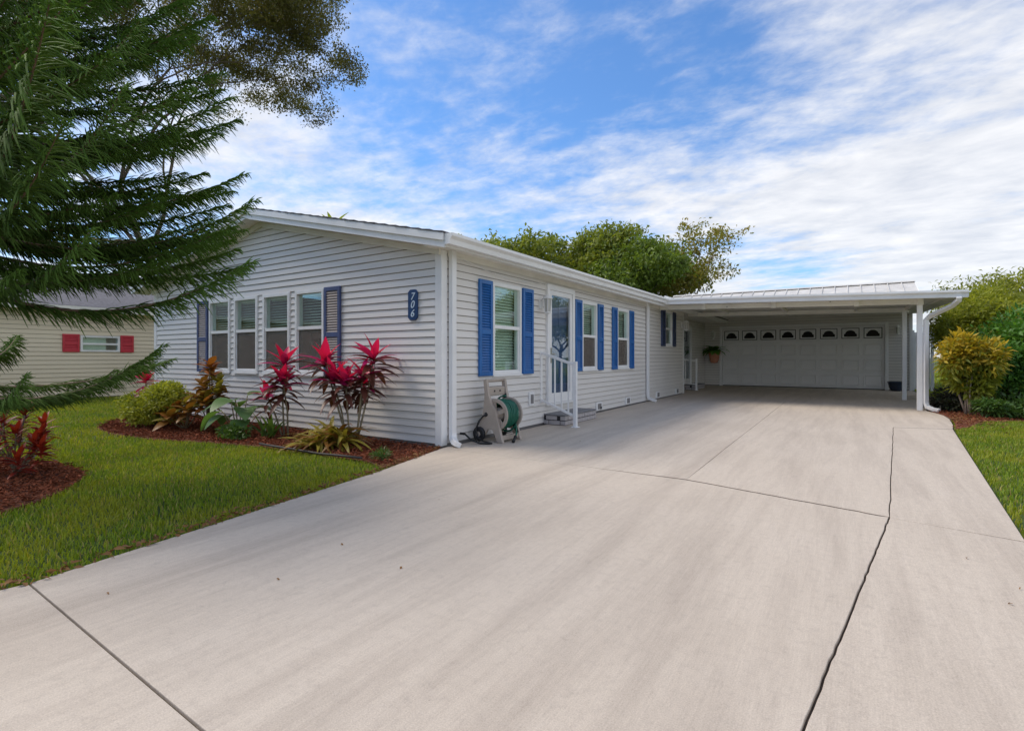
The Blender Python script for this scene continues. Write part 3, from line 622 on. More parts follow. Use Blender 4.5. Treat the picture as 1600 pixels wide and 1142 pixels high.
def lantern(w, s, z, label):
    p_ = w.pt(s, 0, z); t = empty('wall_lantern', p_, label, 'wall lamp', 'white wall lanterns', rz=math.atan2(w.n[1], w.n[0])); t.scale = (1.05,)*3
    MB().box(0.004, 0.03, -0.05, 0.05, -0.08, 0.08).build('backplate', 'trim', t, bevel=0.006)
    MB().sweep([(0.02, 0, 0.03), (0.06, 0, 0.10), (0.11, 0, 0.13), (0.14, 0, 0.12)], 0.009, 8).build('arm', 'trim', t, smooth=True)
    MB().lathe([(0.0, 0.15), (0.02, 0.14), (0.03, 0.12), (0.085, 0.085), (0.088, 0.075), (0.0, 0.074)], 6, (0.14, 0, 0)).build('cap', 'trim', t)
    MB().lathe([(0.066, 0.074), (0.048, -0.13)], 6, (0.14, 0, 0)).build('glass', 'opal', t)
    cg = MB()
    for k in range(6):
        a = k*math.pi/3; cg.sweep([(0.14+0.07*math.cos(a), 0.07*math.sin(a), 0.074), (0.14+0.052*math.cos(a), 0.052*math.sin(a), -0.13)], 0.006, 4)
    cg.lathe([(0.0, -0.13), (0.056, -0.13), (0.056, -0.145), (0.02, -0.165), (0.0, -0.18)], 6, (0.14, 0, 0)).build('cage', 'trim', t)
lantern(SIDE, 7.48, 2.0, 'white wall lantern beside the front storm door')
lantern(SIDE, 16.15, 2.10, 'white wall lantern at the house corner beside the navy shutters')
lantern(GAR, -4.52, 2.02, 'white wall lantern above the hanging fern pot')
lantern(GAR, 1.38, 2.05, 'white wall lantern above the dark blue pot')

# ------------------------------------------------------------------ step and railings
step = empty('brick_step', (-4.1, 8.2, 0), 'low grey brick doorstep under the front door', 'step')
def brick_step(root, x0, x1, y0, y1, rows=2, bh=0.062, jt=0.014):
    MB().box(x0, x1-0.012, y0+0.012, y1-0.012, 0.0, rows*(bh+jt)).build('mortar_core', 'mortar', root)
    me = {}
    def brick(a, b, c, d, z):
        key = (round(b-a, 3), round(d-c, 3))
        if key not in me:
            m_ = MB().box(-key[0]/2, key[0]/2, -key[1]/2, key[1]/2, 0, bh).mesh('brick'); m_.materials.append(M['brick']); me[key] = m_
        link('brick', me[key], None, root, ((a+b)/2-root.location.x+random.uniform(-.002, .002), (c+d)/2-root.location.y+random.uniform(-.002, .002), z))
    for r_ in range(rows):
        z = jt*0.6+r_*(bh+jt); offs = 0 if r_ % 2 == 0 else -0.105
        y = y0+offs
        while y < y1-0.02:                                   # long face
            a, b = max(y, y0), min(y+0.20, y1)
            if b-a > 0.03: brick(x1-0.09, x1, a, b, z)
            y += 0.214
        x = x1-0.09-0.014+offs*0.5
        while x > x0+0.03:                                   # the two ends
            a = max(x-0.20, x0)
            brick(a, x, y0, y0+0.09, z); brick(a, x, y1-0.09, y1, z); x = a-0.014
    zt = rows*(bh+jt)
    MB().box(x0, x1+0.004, y0-0.004, y1+0.004, zt, zt+0.022).build('tread', 'steptop', root, bevel=0.004)
brick_step(step, -4.279, -3.88, 7.58, 8.82)
for c_ in step.children:
    if c_.name.split('.')[0] != 'brick': c_.matrix_parent_inverse = step.matrix_basis.inverted()
step2 = empty('brick_step', (-4.6, 18.9, 0), 'low grey brick doorstep under the recessed side door', 'step')
brick_step(step2, -4.85, -4.40, 18.2, 19.7)
for c_ in step2.children:
    if c_.name.split('.')[0] != 'brick': c_.matrix_parent_inverse = step2.matrix_basis.inverted()
def railing(x_wall, y, x_post, zt_w, zt_p, zb_w, zb_p, label, n=4):
    t = empty('hand_railing', (x_post, y, 0), label, 'railing', 'white step railings')
    L = x_wall-x_post
    MB().box(-0.028, 0.028, -0.028, 0.028, 0.0, zt_p+0.06).build('post', 'alu', t, bevel=0.004)
    MB().box(-0.055, 0.055, -0.055, 0.055, 0.0, 0.012).build('base_plate', 'alu', t, bevel=0.003)
    MB().sweep([(0, 0, zt_p), (L, 0, zt_w)], 0, flat=(0.045, 0.04)).build('top_rail', 'alu', t, bevel=0.003)
    MB().sweep([(0, 0, zb_p), (L, 0, zb_w)], 0, flat=(0.035, 0.035)).build('bottom_rail', 'alu', t, bevel=0.003)
    MB().box(L-0.03, L+0.0, -0.03, 0.03, zb_w-0.05, zt_w+0.03).build('wall_plate', 'alu', t, bevel=0.003)
    for k in range(1, n+1):
        f_ = k/(n+1); MB().box(L*f_-0.011, L*f_+0.011, -0.011, 0.011, zb_p+(zb_w-zb_p)*f_, zt_p+(zt_w-zt_p)*f_).build('baluster', 'alu', t)
railing(-4.275, 7.50, -3.66, 1.19, 0.99, 0.41, 0.17, 'white metal hand railing sloping beside the front doorstep')
railing(-4.845, 18.05, -4.30, 1.05, 1.0, 0.25, 0.2, 'white metal hand railing by the recessed side door', 2)

# ------------------------------------------------------------------ garage and carport
garage = empty('garage', (-1.3, 21.8, 0), 'grey-sided garage with white ribbed metal roof and wide panelled door', 'garage')
DO = (-4.19, 1.03, 0.0, 2.22)
core(GAR, -4.87, 1.75, -0.05, 2.75, [(-4.22, 1.06, -0.1, 2.25)], garage)
siding(GAR, -4.86, 1.70, 0.02, 2.66, [(-4.25, 1.09, -0.1, 2.28)], garage)
MB().box(1.65, 1.75, 21.9, 28.2, -0.05, 2.75).build('wall', 'siding', garage); MB().box(-4.87, 1.75, 28.1, 28.2, -0.05, 2.75).build('wall', 'core', garage)
mb = MB()
for xg in (1.66,):
    mb.add([(xg, 21.6, 2.70), (xg, 28.4, 2.70), (xg, 25.0, 3.93), (xg+0.08, 21.6, 2.70), (xg+0.08, 28.4, 2.70), (xg+0.08, 25.0, 3.93)], [(0, 1, 2), (5, 4, 3), (0, 3, 4, 1), (1, 4, 5, 2), (2, 5, 3, 0)])
mb.build('gable_wall', 'siding', garage)
MB().box(1.70, 1.79, 21.76, 21.86, 0, 2.7).build('corner_trim', 'trim', garage, bevel=0.004)
for (a, b, c, d, nm) in ((-4.30, -4.20, 0.0, 2.33, 'door_jamb'), (1.04, 1.14, 0.0, 2.33, 'door_jamb'), (-4.20, 1.04, 2.23, 2.33, 'door_header')):
    GAR.box(MB(), a, b, -0.08, 0.03, c, d).build(nm, 'trim', garage, bevel=0.004)
MB().box(-4.8, 1.6, 21.95, 28.0, -0.03, 0.0).build('garage_floor', 'interior', garage)
# sectional door: 4 rows x 8 columns, top row glazed
gd = GAR.box(MB(), -4.195, 1.035, -0.075, -0.055, 0.012, 2.225)
gdo = gd.build('garage_door', 'door_grey', garage)
rows = [(0.025, 0.56), (0.57, 1.11), (1.12, 1.66), (1.67, 2.22)]
for i, (c, d) in enumerate(rows):
    sec = MB(); GAR.box(sec, -4.19, 1.03, -0.054, -0.035, c, d); so = sec.build('door_section', 'door_grey', gdo, bevel=0.004)
GAR.box(MB(), -4.19, 1.03, -0.06, -0.03, 0.0, 0.024).build('bottom_seal', 'black', gdo)
pm_me = None
colw = 5.22/8
def arch_window(s0, s1, z0, z1):
    fr = MB(); f_ = 0.022
    for (a, b, c, d) in ((s0, s0+f_, z0, z1), (s1-f_, s1, z0, z1), (s0+f_, s1-f_, z0, z0+f_), (s0+f_, s1-f_, z1-f_, z1)): GAR.box(fr, a, b, -0.034, -0.012, c, d)
    fr.build('window_frame', 'darkframe', gdo)
    GAR.box(MB(), s0+f_, s1-f_, -0.034, -0.024, z0+f_, z1-f_).build('window_insert', 'trim', gdo)
    cx = (s0+s1)/2; w2 = (s1-s0)/2-0.075; pts = [(cx-w2, z0+0.065), (cx+w2, z0+0.065), (cx+w2, z0+0.16), (cx+w2*0.82, z0+0.17)]
    for k in range(1, 12): a = math.pi*k/12; pts.append((cx+w2*0.80*math.cos(a), z0+0.17+(z1-z0-0.25)*math.sin(a)))
    pts += [(cx-w2*0.82, z0+0.17), (cx-w2, z0+0.16)]
    n = len(pts); mb_ = MB(); mb_.add([GAR.pt(x, -0.0235, z) for x, z in pts]+[GAR.pt(x, -0.019, z) for x, z in pts], [tuple(range(n)), tuple(range(2*n-1, n-1, -1))]+[(i, (i+1) % n, (i+1) % n+n, i+n) for i in range(n)])
    mb_.build('arched_pane', 'darkpane', gdo)
m, nt, p, o = new_mat('dark_pane'); p.inputs['Base Color'].default_value = (0.012, 0.011, 0.010, 1); p.inputs['Roughness'].default_value = 0.5; p.inputs['Specular IOR Level'].default_value = 0.2; M['darkpane'] = m
for k in range(8):
    s0 = -4.19+k*colw; cx = s0+colw/2
    arch_window(cx-0.265, cx+0.265, 1.775, 2.145)
    for (c, d) in rows[:3]:
        ph = (d-c)*0.74; pw = colw*0.80; zc = (c+d)/2
        if pm_me is None:                                # raised panel: outer groove ring, then the field
            mb = MB(); a, b = pw/2, ph/2
            def ringq(a0, b0, y0_, a1, b1, y1_):
                o_ = [(-a0, y0_, -b0), (a0, y0_, -b0), (a0, y0_, b0), (-a0, y0_, b0)]; i_ = [(-a1, y1_, -b1), (a1, y1_, -b1), (a1, y1_, b1), (-a1, y1_, b1)]
                mb.add(o_+i_, [(k_, (k_+1) % 4, (k_+1) % 4+4, k_+4) for k_ in range(4)])
            ringq(a, b, 0.002, a-0.006, b-0.006, -0.016); ringq(a-0.006, b-0.006, -0.016, a-0.035, b-0.035, -0.003); ringq(a-0.035, b-0.035, -0.003, a-0.055, b-0.055, -0.014)
            a2, b2 = a-0.055, b-0.055; mb.add([(-a2, -0.014, -b2), (a2, -0.014, -b2), (a2, -0.014, b2), (-a2, -0.014, b2)], [(0, 1, 2, 3)])
            pm_me = mb.mesh('door_panel'); pm_me.materials.append(M['door_grey'])
        link('door_panel', pm_me, None, gdo, (cx, 21.8+0.035, zc))
# metal roof: separate ribbed panels on both slopes
ex, yr, zrg = 2.10, 25.0, 4.0
for sgn, ye in ((1, 21.35), (-1, 28.65)):
    n = 21; x0_ = -7.0; wp = (ex-x0_)/n
    for k in range(n):
        a, b = x0_+k*wp, x0_+(k+1)*wp; ze = 2.66
        mb = MB(); mb.hexa([(a, ye, ze), (b, ye, ze), (b, yr, zrg-0.012), (a, yr, zrg-0.012)], [(a, ye, ze+0.012), (b, ye, ze+0.012), (b, yr, zrg), (a, yr, zrg)])
        for q in (a+0.012,):
            mb.hexa([(q, ye, ze+0.013), (q+0.04, ye, ze+0.013), (q+0.04, yr, zrg+0.001), (q, yr, zrg+0.001)], [(q+0.006, ye, ze+0.05), (q+0.034, ye, ze+0.05), (q+0.034, yr, zrg+0.038), (q+0.006, yr, zrg+0.038)])
        mb.build('roof_panel', 'metalroof', garage)
MB().hexa([(-7.0, 24.85, 3.99), (ex+0.02, 24.85, 3.99), (ex+0.02, 25.15, 3.99), (-7.0, 25.15, 3.99)], [(-7.0, 24.97, 4.05), (ex+0.02, 24.97, 4.05), (ex+0.02, 25.03, 4.05), (-7.0, 25.03, 4.05)]).build('ridge_cap', 'metalroof', garage)
for ye in (21.33, 28.67):
    MB().hexa([(ex, ye, 2.54), (ex+0.03, ye, 2.54), (ex+0.03, yr, 3.86), (ex, yr, 3.86)], [(ex, ye, 2.69), (ex+0.03, ye, 2.69), (ex+0.03, yr, 4.02), (ex, yr, 4.02)]).build('rake_trim', 'alu', garage)
for ch in list(garage.children): ch.matrix_parent_inverse = garage.matrix_basis.inverted()

cp = empty('carport', (-1.3, 14, 0), 'white aluminium carport roof on slim posts in front of the garage', 'carport')
zl, zrr = 2.615, 2.43                      # top of the gutter, left and right end
MB().hexa([(-3.985, 13.42, zl-0.10), (1.95, 13.42, zrr-0.10), (1.95, 21.78, zrr+0.14), (-3.985, 21.78, zl+0.02)], [(-3.985, 13.42, zl-0.02), (1.95, 13.42, zrr-0.02), (1.95, 21.78, zrr+0.20), (-3.985, 21.78, zl+0.06)]).build('roof_deck', 'soffit', cp)
# pan seams under the deck
for k in range(1, 20):
    f_ = k/20; x = -3.985+5.935*f_; za = zl-0.10+(zrr-zl)*f_; zb = (zl+0.02)+(zrr+0.14-zl-0.02)*f_
    MB().hexa([(x, 13.45, za-0.02), (x+0.03, 13.45, za-0.02), (x+0.03, 21.45, zb-0.02), (x, 21.45, zb-0.02)], [(x, 13.45, za+0.004), (x+0.03, 13.45, za+0.004), (x+0.03, 21.45, zb+0.004), (x, 21.45, zb+0.004)]).build('pan_seam', 'soffit', cp)
gutter(MB(), (-3.98, 13.415, zl+0.005), (1.96, 13.415, zrr+0.005), (0, -1, 0), 0.145, 0.12).build('gutter', 'alu', cp)
MB().hexa([(1.95, 13.38, zrr-0.12), (1.975, 13.38, zrr-0.12), (1.975, 21.5, zrr+0.12), (1.95, 21.5, zrr+0.12)], [(1.95, 13.38, zrr+0.0), (1.975, 13.38, zrr+0.0), (1.975, 21.5, zrr+0.21), (1.95, 21.5, zrr+0.21)]).build('side_fascia', 'alu', cp)
def beam(y, a, b, za, zb, h=0.115):
    MB().hexa([(a, y-0.04, za-h), (b, y-0.04, zb-h), (b, y+0.04, zb-h), (a, y+0.04, za-h)], [(a, y-0.04, za), (b, y-0.04, zb), (b, y+0.04, zb), (a, y+0.04, za)]).build('beam', 'soffit', cp, bevel=0.003)
beam(13.85, -4.25, 1.32, 2.50, 2.345); beam(16.93, -4.28, 1.32, 2.52, 2.40)
def post(x, y, top):
    MB().box(x-0.048, x+0.048, y-0.048, y+0.048, 0, top).build('post', 'alu', cp, bevel=0.006)
post(1.255, 13.85, 2.24); post(1.22, 16.93, 2.30)
for x in (-3.1, -1.5, 0.15, 1.26):
    za = 2.50-(x+4.25)*0.0278; MB().hexa([(x-0.035, 13.70, za-0.03), (x+0.035, 13.70, za-0.03), (x+0.035, 17.4, za-0.01), (x-0.035, 17.4, za-0.01)], [(x-0.035, 13.70, za+0.04), (x+0.035, 13.70, za+0.04), (x+0.035, 17.4, za+0.06), (x-0.035, 17.4, za+0.06)]).build('cross_joist', 'soffit', cp, bevel=0.003)
    MB().box(x-0.05, x+0.05, 13.735, 13.81, za-0.135, za+0.02).build('joist_bracket', 'soffit', cp, bevel=0.003)
for x in (-2.55, -0.35): MB().lathe([(0, 0), (0.012, 0.0), (0.012, 0.012), (0, 0.012)], 8, (x, 13.802, 2.37)).build('bolt', 'darkframe', cp)
downspout([(1.82, 13.32, 2.30), (1.82, 13.36, 2.24), (1.74, 13.50, 2.15), (1.42, 13.80, 1.97), (1.36, 13.83, 1.90), (1.355, 13.835, 1.2), (1.355, 13.83, 0.16), (1.38, 13.80, 0.08), (1.47, 13.72, 0.04), (1.56, 13.66, 0.03)], cp)
for z in (1.55, 1.62): MB().box(1.30, 1.41, 13.79, 13.80, z, z+0.012).build('strap', 'alu', cp)
for ch in list(cp.children): ch.matrix_parent_inverse = cp.matrix_basis.inverted()
gate = empty('side_gate', (2.05, 21.95, 0), 'white vinyl panel gate beside the garage wall behind the carport post', 'gate')
for k in range(2): MB().box(-0.20+k*0.21, -0.20+k*0.21+0.20, -0.02, 0.02, 0.05, 1.95).build('panel', 'alu', gate, bevel=0.006)
for x in (-0.245, 0.27): MB().box(x-0.045, x+0.045, -0.05, 0.05, 0, 2.02).build('post', 'alu', gate, bevel=0.006)
for z in (0.12, 1.80): MB().box(-0.20, 0.225, -0.045, -0.021, z, z+0.09).build('rail', 'alu', gate)

# ------------------------------------------------------------------ neighbour's house
nb = empty('house', (-21.8, 6, 0), 'cream vinyl-sided house with red shutters and grey shingle roof across the lawn', 'house')
nop = [(4.75, 6.42, 1.02, 1.60)]
nop = [(5.53, 6.45, 1.27, 1.72)]
core(NEI, -8, 22, -0.05, 2.45, nop, nb)
siding(NEI, -7.9, 21.9, 0.0, 2.40, nop, nb, 'cream', ch=0.115, proud=0.024)
MB().box(-25.8, -25.7, -8, 22, -0.05, 2.45).build('wall', 'cream', nb); MB().box(-25.7, -17.9, -8, -7.9, -0.05, 2.45).build('wall', 'cream', nb); MB().box(-25.7, -17.9, 21.9, 22, -0.05, 2.45).build('wall', 'cream', nb)
for yy in (-7.9, 21.8): MB().add([(-25.7, yy, 2.45), (-17.9, yy, 2.45), (-21.8, yy, 3.75), (-25.7, yy+0.1, 2.45), (-17.9, yy+0.1, 2.45), (-21.8, yy+0.1, 3.75)], [(0, 1, 2), (5, 4, 3), (0, 3, 4, 1), (1, 4, 5, 2), (2, 5, 3, 0)]).build('gable_wall', 'cream', nb)
MB().box(-25.7, -17.9, -7.9, 21.9, 0.2, 0.25).build('floor', 'interior', nb)
for sgn in (1, -1):
    xe = -21.8+sgn*4.4
    MB().hexa([(xe, -8.4, 2.44), (xe, 22.4, 2.44), (-21.8, 22.4, 3.87), (-21.8, -8.4, 3.87)], [(xe, -8.4, 2.50), (xe, 22.4, 2.50), (-21.8, 22.4, 3.94), (-21.8, -8.4, 3.94)]).build('roof', 'shingle', nb)
MB().box(-17.42, -17.39, -8.4, 22.4, 2.36, 2.49).build('fascia', 'soffit', nb); MB().box(-17.8, -17.42, -8.3, 22.3, 2.40, 2.42).build('eave_soffit', 'soffit', nb)
def slider(w, s0, s1, z0, z1, parent):
    mb = MB(); f_ = 0.05
    for (a, b, c, d) in ((s0, s0+f_, z0, z1), (s1-f_, s1, z0, z1), (s0+f_, s1-f_, z1-f_, z1), (s0+f_, s1-f_, z0, z0+f_), (s0+f_, s1-f_, (z0+z1)/2-0.03, (z0+z1)/2+0.02)): w.box(mb, a, b, -0.08, 0.05, c, d)
    wo = mb.build('window', 'trim', parent)
    w.box(MB(), s0+f_, s1-f_, -0.02, -0.015, z0+f_, (z0+z1)/2-0.03).build('pane', 'glass', wo); w.box(MB(), s0+f_, s1-f_, -0.02, -0.015, (z0+z1)/2+0.02, z1-f_).build('pane', 'glass', wo)
    w.box(MB(), s0+0.01, s1-0.28, -0.13, -0.12, z0, z1).build('curtain', 'blind', wo)
slider(NEI, 5.53, 6.45, 1.27, 1.72, nb)
for a, b in ((5.14, 5.51), (6.47, 6.80)): shutter(NEI, a, b, 1.26, 1.75, nb, 'red', 'red')
for ch in list(nb.children): ch.matrix_parent_inverse = nb.matrix_basis.inverted()

# ------------------------------------------------------------------ hose reel cart
reel = empty('hose_reel_cart', (-3.93, 5.80, 0), 'taupe plastic hose reel cart with coiled green hose against the wall', 'hose reel', rz=R(-3))
# local frame: +x away from the wall, y along the axle
for sy in (-0.20, 0.20):
    prof = [(-0.20, 0.10), (-0.22, 0.16), (-0.14, 0.40), (-0.12, 0.62), (-0.14, 0.82), (-0.085, 0.83), (-0.05, 0.62), (0.00, 0.50), (0.06, 0.43), (0.17, 0.05), (0.19, 0.0), (0.09, 0.0), (0.05, 0.10), (0.0, 0.17), (-0.07, 0.17), (-0.12, 0.08)]
    n = len(prof); mb = MB(); t = 0.022
    mb.add([(x, sy-t, z) for x, z in prof]+[(x, sy+t, z) for x, z in prof], [tuple(range(n)), tuple(range(2*n-1, n-1, -1))]+[(i, (i+1) % n, (i+1) % n+n, i+n) for i in range(n)])
    mb.build('side_frame', 'taupe', reel, bevel=0.008)
    # flange of the drum
    fl = MB(); 
    s_in = sy*0.82
    ring = [(0.205, -0.012), (0.215, 0.0), (0.205, 0.012), (0.165, 0.012), (0.16, 0.0), (0.165, -0.012)]
    vs = []; sides = 28
    for k in range(sides):
        a = 2*math.pi*k/sides
        for r_, o_ in ring: vs.append((0.02+r_*math.cos(a), s_in+o_, 0.36+r_*math.sin(a)))
    fs = [(k*6+j, k*6+(j+1) % 6, ((k+1) % sides)*6+(j+1) % 6, ((k+1) % sides)*6+j) for k in range(sides) for j in range(6)]
    fl.add(vs, fs)
    for k in range(5):
        a = 2*math.pi*k/5+0.4; c_, s_ = math.cos(a), math.sin(a); fl.sweep([(0.02+0.05*c_, s_in, 0.36+0.05*s_), (0.02+0.17*c_, s_in, 0.36+0.17*s_)], 0, flat=(0.016, 0.055))
    fl.sweep([(0.02, s_in-0.02, 0.36), (0.02, s_in+0.02, 0.36)], 0.065, 16)
    fl.build('drum_flange', 'taupe', reel)
mb = MB().sweep([(-0.113, -0.20, 0.805), (-0.113, 0.20, 0.805)], 0.024, 10); mb.build('handle', 'taupe', reel, smooth=True)
mb = MB().box(-0.135, -0.075, -0.18, 0.18, 0.60, 0.72); mb.build('tool_tray', 'taupe', reel, bevel=0.012)
for y in (-0.06, 0.06): MB().sweep([(-0.074, y, 0.665), (-0.066, y, 0.665)], 0.012, 8).build('peg', 'black', reel)
MB().box(-0.03, 0.0, -0.18, 0.18, 0.16, 0.20).build('crossbar', 'taupe', reel, bevel=0.006)
MB().box(0.11, 0.15, -0.18, 0.18, 0.03, 0.09).build('crossbar', 'taupe', reel, bevel=0.006)
MB().sweep([(0.02, -0.13, 0.36), (0.02, 0.13, 0.36)], 0.09, 16).build('drum', 'taupe', reel, smooth=True)
# hose wound on the drum in layers, then a loose end hanging
pts = []; turns = 22
for i in range(turns*18+1):
    a = i/18*2*math.pi; lay = i/(turns*18); r_ = 0.13+0.065*abs(math.sin(lay*3.6)); pts.append((0.02+r_*math.cos(a)*1.0, -0.135+0.27*abs(((lay*3.0) % 2)-1)+random.uniform(-.004, .004), 0.36+r_*math.sin(a)))
MB().sweep(pts, 0.0115, 6).build('green_hose', 'hose', reel, smooth=True)
pts = [(0.02+0.215*math.cos(a)+0.02*max(0, -math.sin(a)), 0.02+0.05*math.sin(a*0.5), 0.36+0.215*math.sin(a)*1.1) for a in [x*0.25 for x in range(6, 24)]]
pts += [(0.20, 0.06, 0.18), (0.22, 0.04, 0.10), (0.235, -0.02, 0.05)]
MB().sweep(pts, 0.012, 7).build('green_hose', 'hose', reel, smooth=True)
MB().sweep([(0.225, 0.01, 0.07), (0.245, -0.05, 0.03), (0.26, -0.09, 0.022)], [0.022, 0.018, 0.024], 10).build('nozzle', 'black', reel, smooth=True)
MB().sweep([(0.15, 0.10, 0.20), (0.22, 0.06, 0.12)], [0.03, 0.02], 10).build('spray_grip', 'black', reel, smooth=True)
for sy in (-0.245, 0.245):
    wm = MB()
    vs = []
    prof = [(0.035, -0.02), (0.085, -0.024), (0.098, -0.012), (0.098, 0.012), (0.085, 0.024), (0.035, 0.02)]
    for k in range(22):
        a = 2*math.pi*k/22
        for r_, o_ in prof: vs.append((-0.19+r_*math.cos(a), sy+o_, 0.098+r_*math.sin(a)))
    wm.add(vs, [(k*6+j, k*6+(j+1) % 6, ((k+1) % 22)*6+(j+1) % 6, ((k+1) % 22)*6+j) for k in range(22) for j in range(6)])
    wh = wm.build('wheel', 'black', reel)
    MB().sweep([(-0.19, sy-0.026, 0.098), (-0.19, sy+0.026, 0.098)], 0.036, 12).build('hub', 'taupe', wh)
MB().sweep([(-0.10, -0.232, 0.36), (-0.08, -0.20, 0.36)], 0.03, 10).build('inlet', 'black', reel)
MB().box(-0.10, -0.05, 0.17, 0.235, 0.55, 0.62).build('crank_grip', 'black', reel, bevel=0.008)
lh = tag(MB().sweep([(-4.20, 5.34, 0.125), (-4.17, 5.33, 0.11), (-4.08, 5.33, 0.05), (-3.98, 5.37, 0.015), (-3.86, 5.42, 0.013), (-3.84, 5.44, 0.014), (-3.90, 5.47, 0.014), (-4.02, 5.50, 0.02), (-4.12, 5.52, 0.06), (-4.16, 5.53, 0.16), (-4.12, 5.545, 0.27), (-4.06, 5.56, 0.34), (-4.02, 5.567, 0.36)], 0.012, 8).build('leader_hose', 'black', smooth=True),
    'black leader hose from the wall tap to the reel cart', 'hose')

# ------------------------------------------------------------------ pots
pot = empty('wall_planter', (-4.47, 21.62, 0.90), 'terracotta wall planter with drooping dark green fern beside the garage door', 'planter')
MB().lathe([(0.0, -0.02), (0.12, 0.0), (0.17, 0.12), (0.20, 0.30), (0.23, 0.40), (0.235, 0.46), (0.215, 0.46), (0.20, 0.40), (0.0, 0.38)], 20).build('pot', 'terra', pot, smooth=True)
MB().box(-0.03, 0.03, 0.10, 0.16, 0.05, 0.5).build('hanger', 'darkframe', pot)
bp = empty('glazed_pot', (1.33, 21.35, 0), 'dark blue glazed pot on the carport floor behind the slim post', 'pot')
MB().lathe([(0.0, 0.0), (0.15, 0.0), (0.20, 0.10), (0.235, 0.26), (0.25, 0.28), (0.25, 0.31), (0.22, 0.31), (0.20, 0.26), (0.0, 0.25)], 22).build('bowl', 'potblue', bp, smooth=True)
MB().lathe([(0.0, 0.262), (0.205, 0.262)], 20).build('soil', 'soil', bp)

# ------------------------------------------------------------------ single-leaf plants
def leaf_me(name, L, W, curl, fold=0.18, mat='maroon', seg=6, shape='lance', twist=0.0):
    """one broad blade along +x curling down by curl radians, folded along its midrib"""
    vs = []; x = z = 0.0; th = 0.0
    for i in range(seg+1):
        t = i/seg
        if shape == 'lance': w = W*math.sin(math.pi*min(1, 0.06+t*0.94)**0.8)**0.9
        elif shape == 'strap': w = W*(1-t**3)*min(1, 0.5+t*3)
        else: w = W*max(0, math.sin(math.pi*(t**0.62)))**0.8
        w = max(w, 0.0015); r_ = twist*t
        for sgn in (-1, 0, 1):
            yy = sgn*w/2; zz_ = abs(sgn)*w*fold
            vs.append((x-math.sin(th)*(-zz_), yy*math.cos(r_), z+math.cos(th)*zz_+yy*math.sin(r_)))
        th -= curl/seg; x += math.cos(th)*L/seg; z += math.sin(th)*L/seg
    fs = [(i*3+j, i*3+j+1, (i+1)*3+j+1, (i+1)*3+j) for i in range(seg) for j in range(2)]
    me = bpy.data.meshes.new(name); me.from_pydata(vs, [], fs); me.update(); me.polygons.foreach_set('use_smooth', [True]*len(fs)); me.materials.append(M[mat]); return me
def put_leaf(me, root, p, az, el, roll=0, sc=1.0, name='leaf'):
    o = link(name, me, None, root, p, (roll, -el, az), sc); return o
def rosette(root, p, me_top, me_mid, me_low, nt_, nm, nl, sc=1.0, tiltdir=(0, 0)):
    k = 0
    for (me, n, e0, e1, dz) in ((me_low, nl+4, -0.2, 0.45, -0.20), (me_mid, nm, 0.35, 0.85, -0.05), (me_top, nt_, 0.9, 1.4, 0.0)):
        for i in range(n):
            k += 1; az = k*2.399+random.uniform(-.3, .3); f_ = i/max(1, n-1)
            put_leaf(me, root, (p[0], p[1], p[2]+dz*(1-f_)+random.uniform(-.01, .01)), az, e0+(e1-e0)*f_+random.uniform(-.12, .12), random.uniform(-.3, .3), sc*random.uniform(0.85, 1.12))
cane_me = {}
def cane(root, base, top, r_=0.011):
    b, t = Vector(base), Vector(top); m_ = (b+t)/2+Vector((random.uniform(-.03, .03), random.uniform(-.03, .03), 0))
    MB().sweep([b+(m_-b)*0, b+(m_-b)*0.5, m_, m_+(t-m_)*0.5, t], [r_*1.2, r_*1.05, r_, r_*0.9, r_*0.8], 7).build('cane', 'cane', root, smooth=True)
Lp = leaf_me('leaf', 0.30, 0.095, 0.45, 0.2, 'pink'); Lm = leaf_me('leaf', 0.34, 0.085, 0.7, 0.2, 'magenta'); Ld = leaf_me('leaf', 0.36, 0.075, 0.75, 0.2, 'maroon')
cB = empty('cordyline', (-5.42, 4.50, -0.02), 'tall multi-stemmed cordyline with hot pink crowns near the number plaque', 'shrub', 'pink cordylines in the front bed')
for (bx, by, tx, ty, tz, np_, nm_, nl_, sc_) in ((-0.03, 0.0, -0.33, -0.10, 0.98, 5, 7, 10, 1.0), (0.05, 0.05, 0.27, 0.12, 1.02, 5, 7, 12, 1.0), (0.0, -0.05, -0.12, -0.15, 0.78, 6, 6, 8, 0.92), (0.04, -0.03, 0.07, -0.12, 0.75, 6, 6, 9, 0.92), (0.08, 0.02, 0.22, 0.0, 0.82, 3, 5, 9, 0.9), (0.02, 0.06, 0.02, 0.2, 0.72, 3, 5, 8, 0.85)):
    cane(cB, (bx, by, 0), (tx, ty, tz)); rosette(cB, (tx, ty, tz), Lp, Lm, Ld, np_, nm_, nl_, sc_*1.1)
cA = empty('cordyline', (-6.72, 4.42, -0.02), 'slender cordyline with two stacked pink crowns in front of the window', 'shrub', 'pink cordylines in the front bed')
for (bx, by, tx, ty, tz, np_, nm_, nl_, sc_) in ((0.0, 0.0, -0.02, 0.02, 0.92, 6, 7, 8, 0.95), (0.05, 0.02, 0.04, -0.04, 0.68, 6, 7, 9, 0.9), (-0.04, 0.0, -0.24, -0.08, 0.52, 4, 5, 7, 0.8)):
    cane(cA, (bx, by, 0), (tx, ty, tz)); rosette(cA, (tx, ty, tz), Lp, Lm, Ld, np_, nm_, nl_, sc_*1.1)
cC = empty('cordyline', (-10.6, 4.25, -0.02), 'small red cordyline tip showing behind the yellow-green shrub', 'shrub')
cane(cC, (0, 0, 0), (0.0, 0, 0.72)); rosette(cC, (0, 0, 0.72), Lp, Lp, Lm, 5, 6, 5, 0.9)
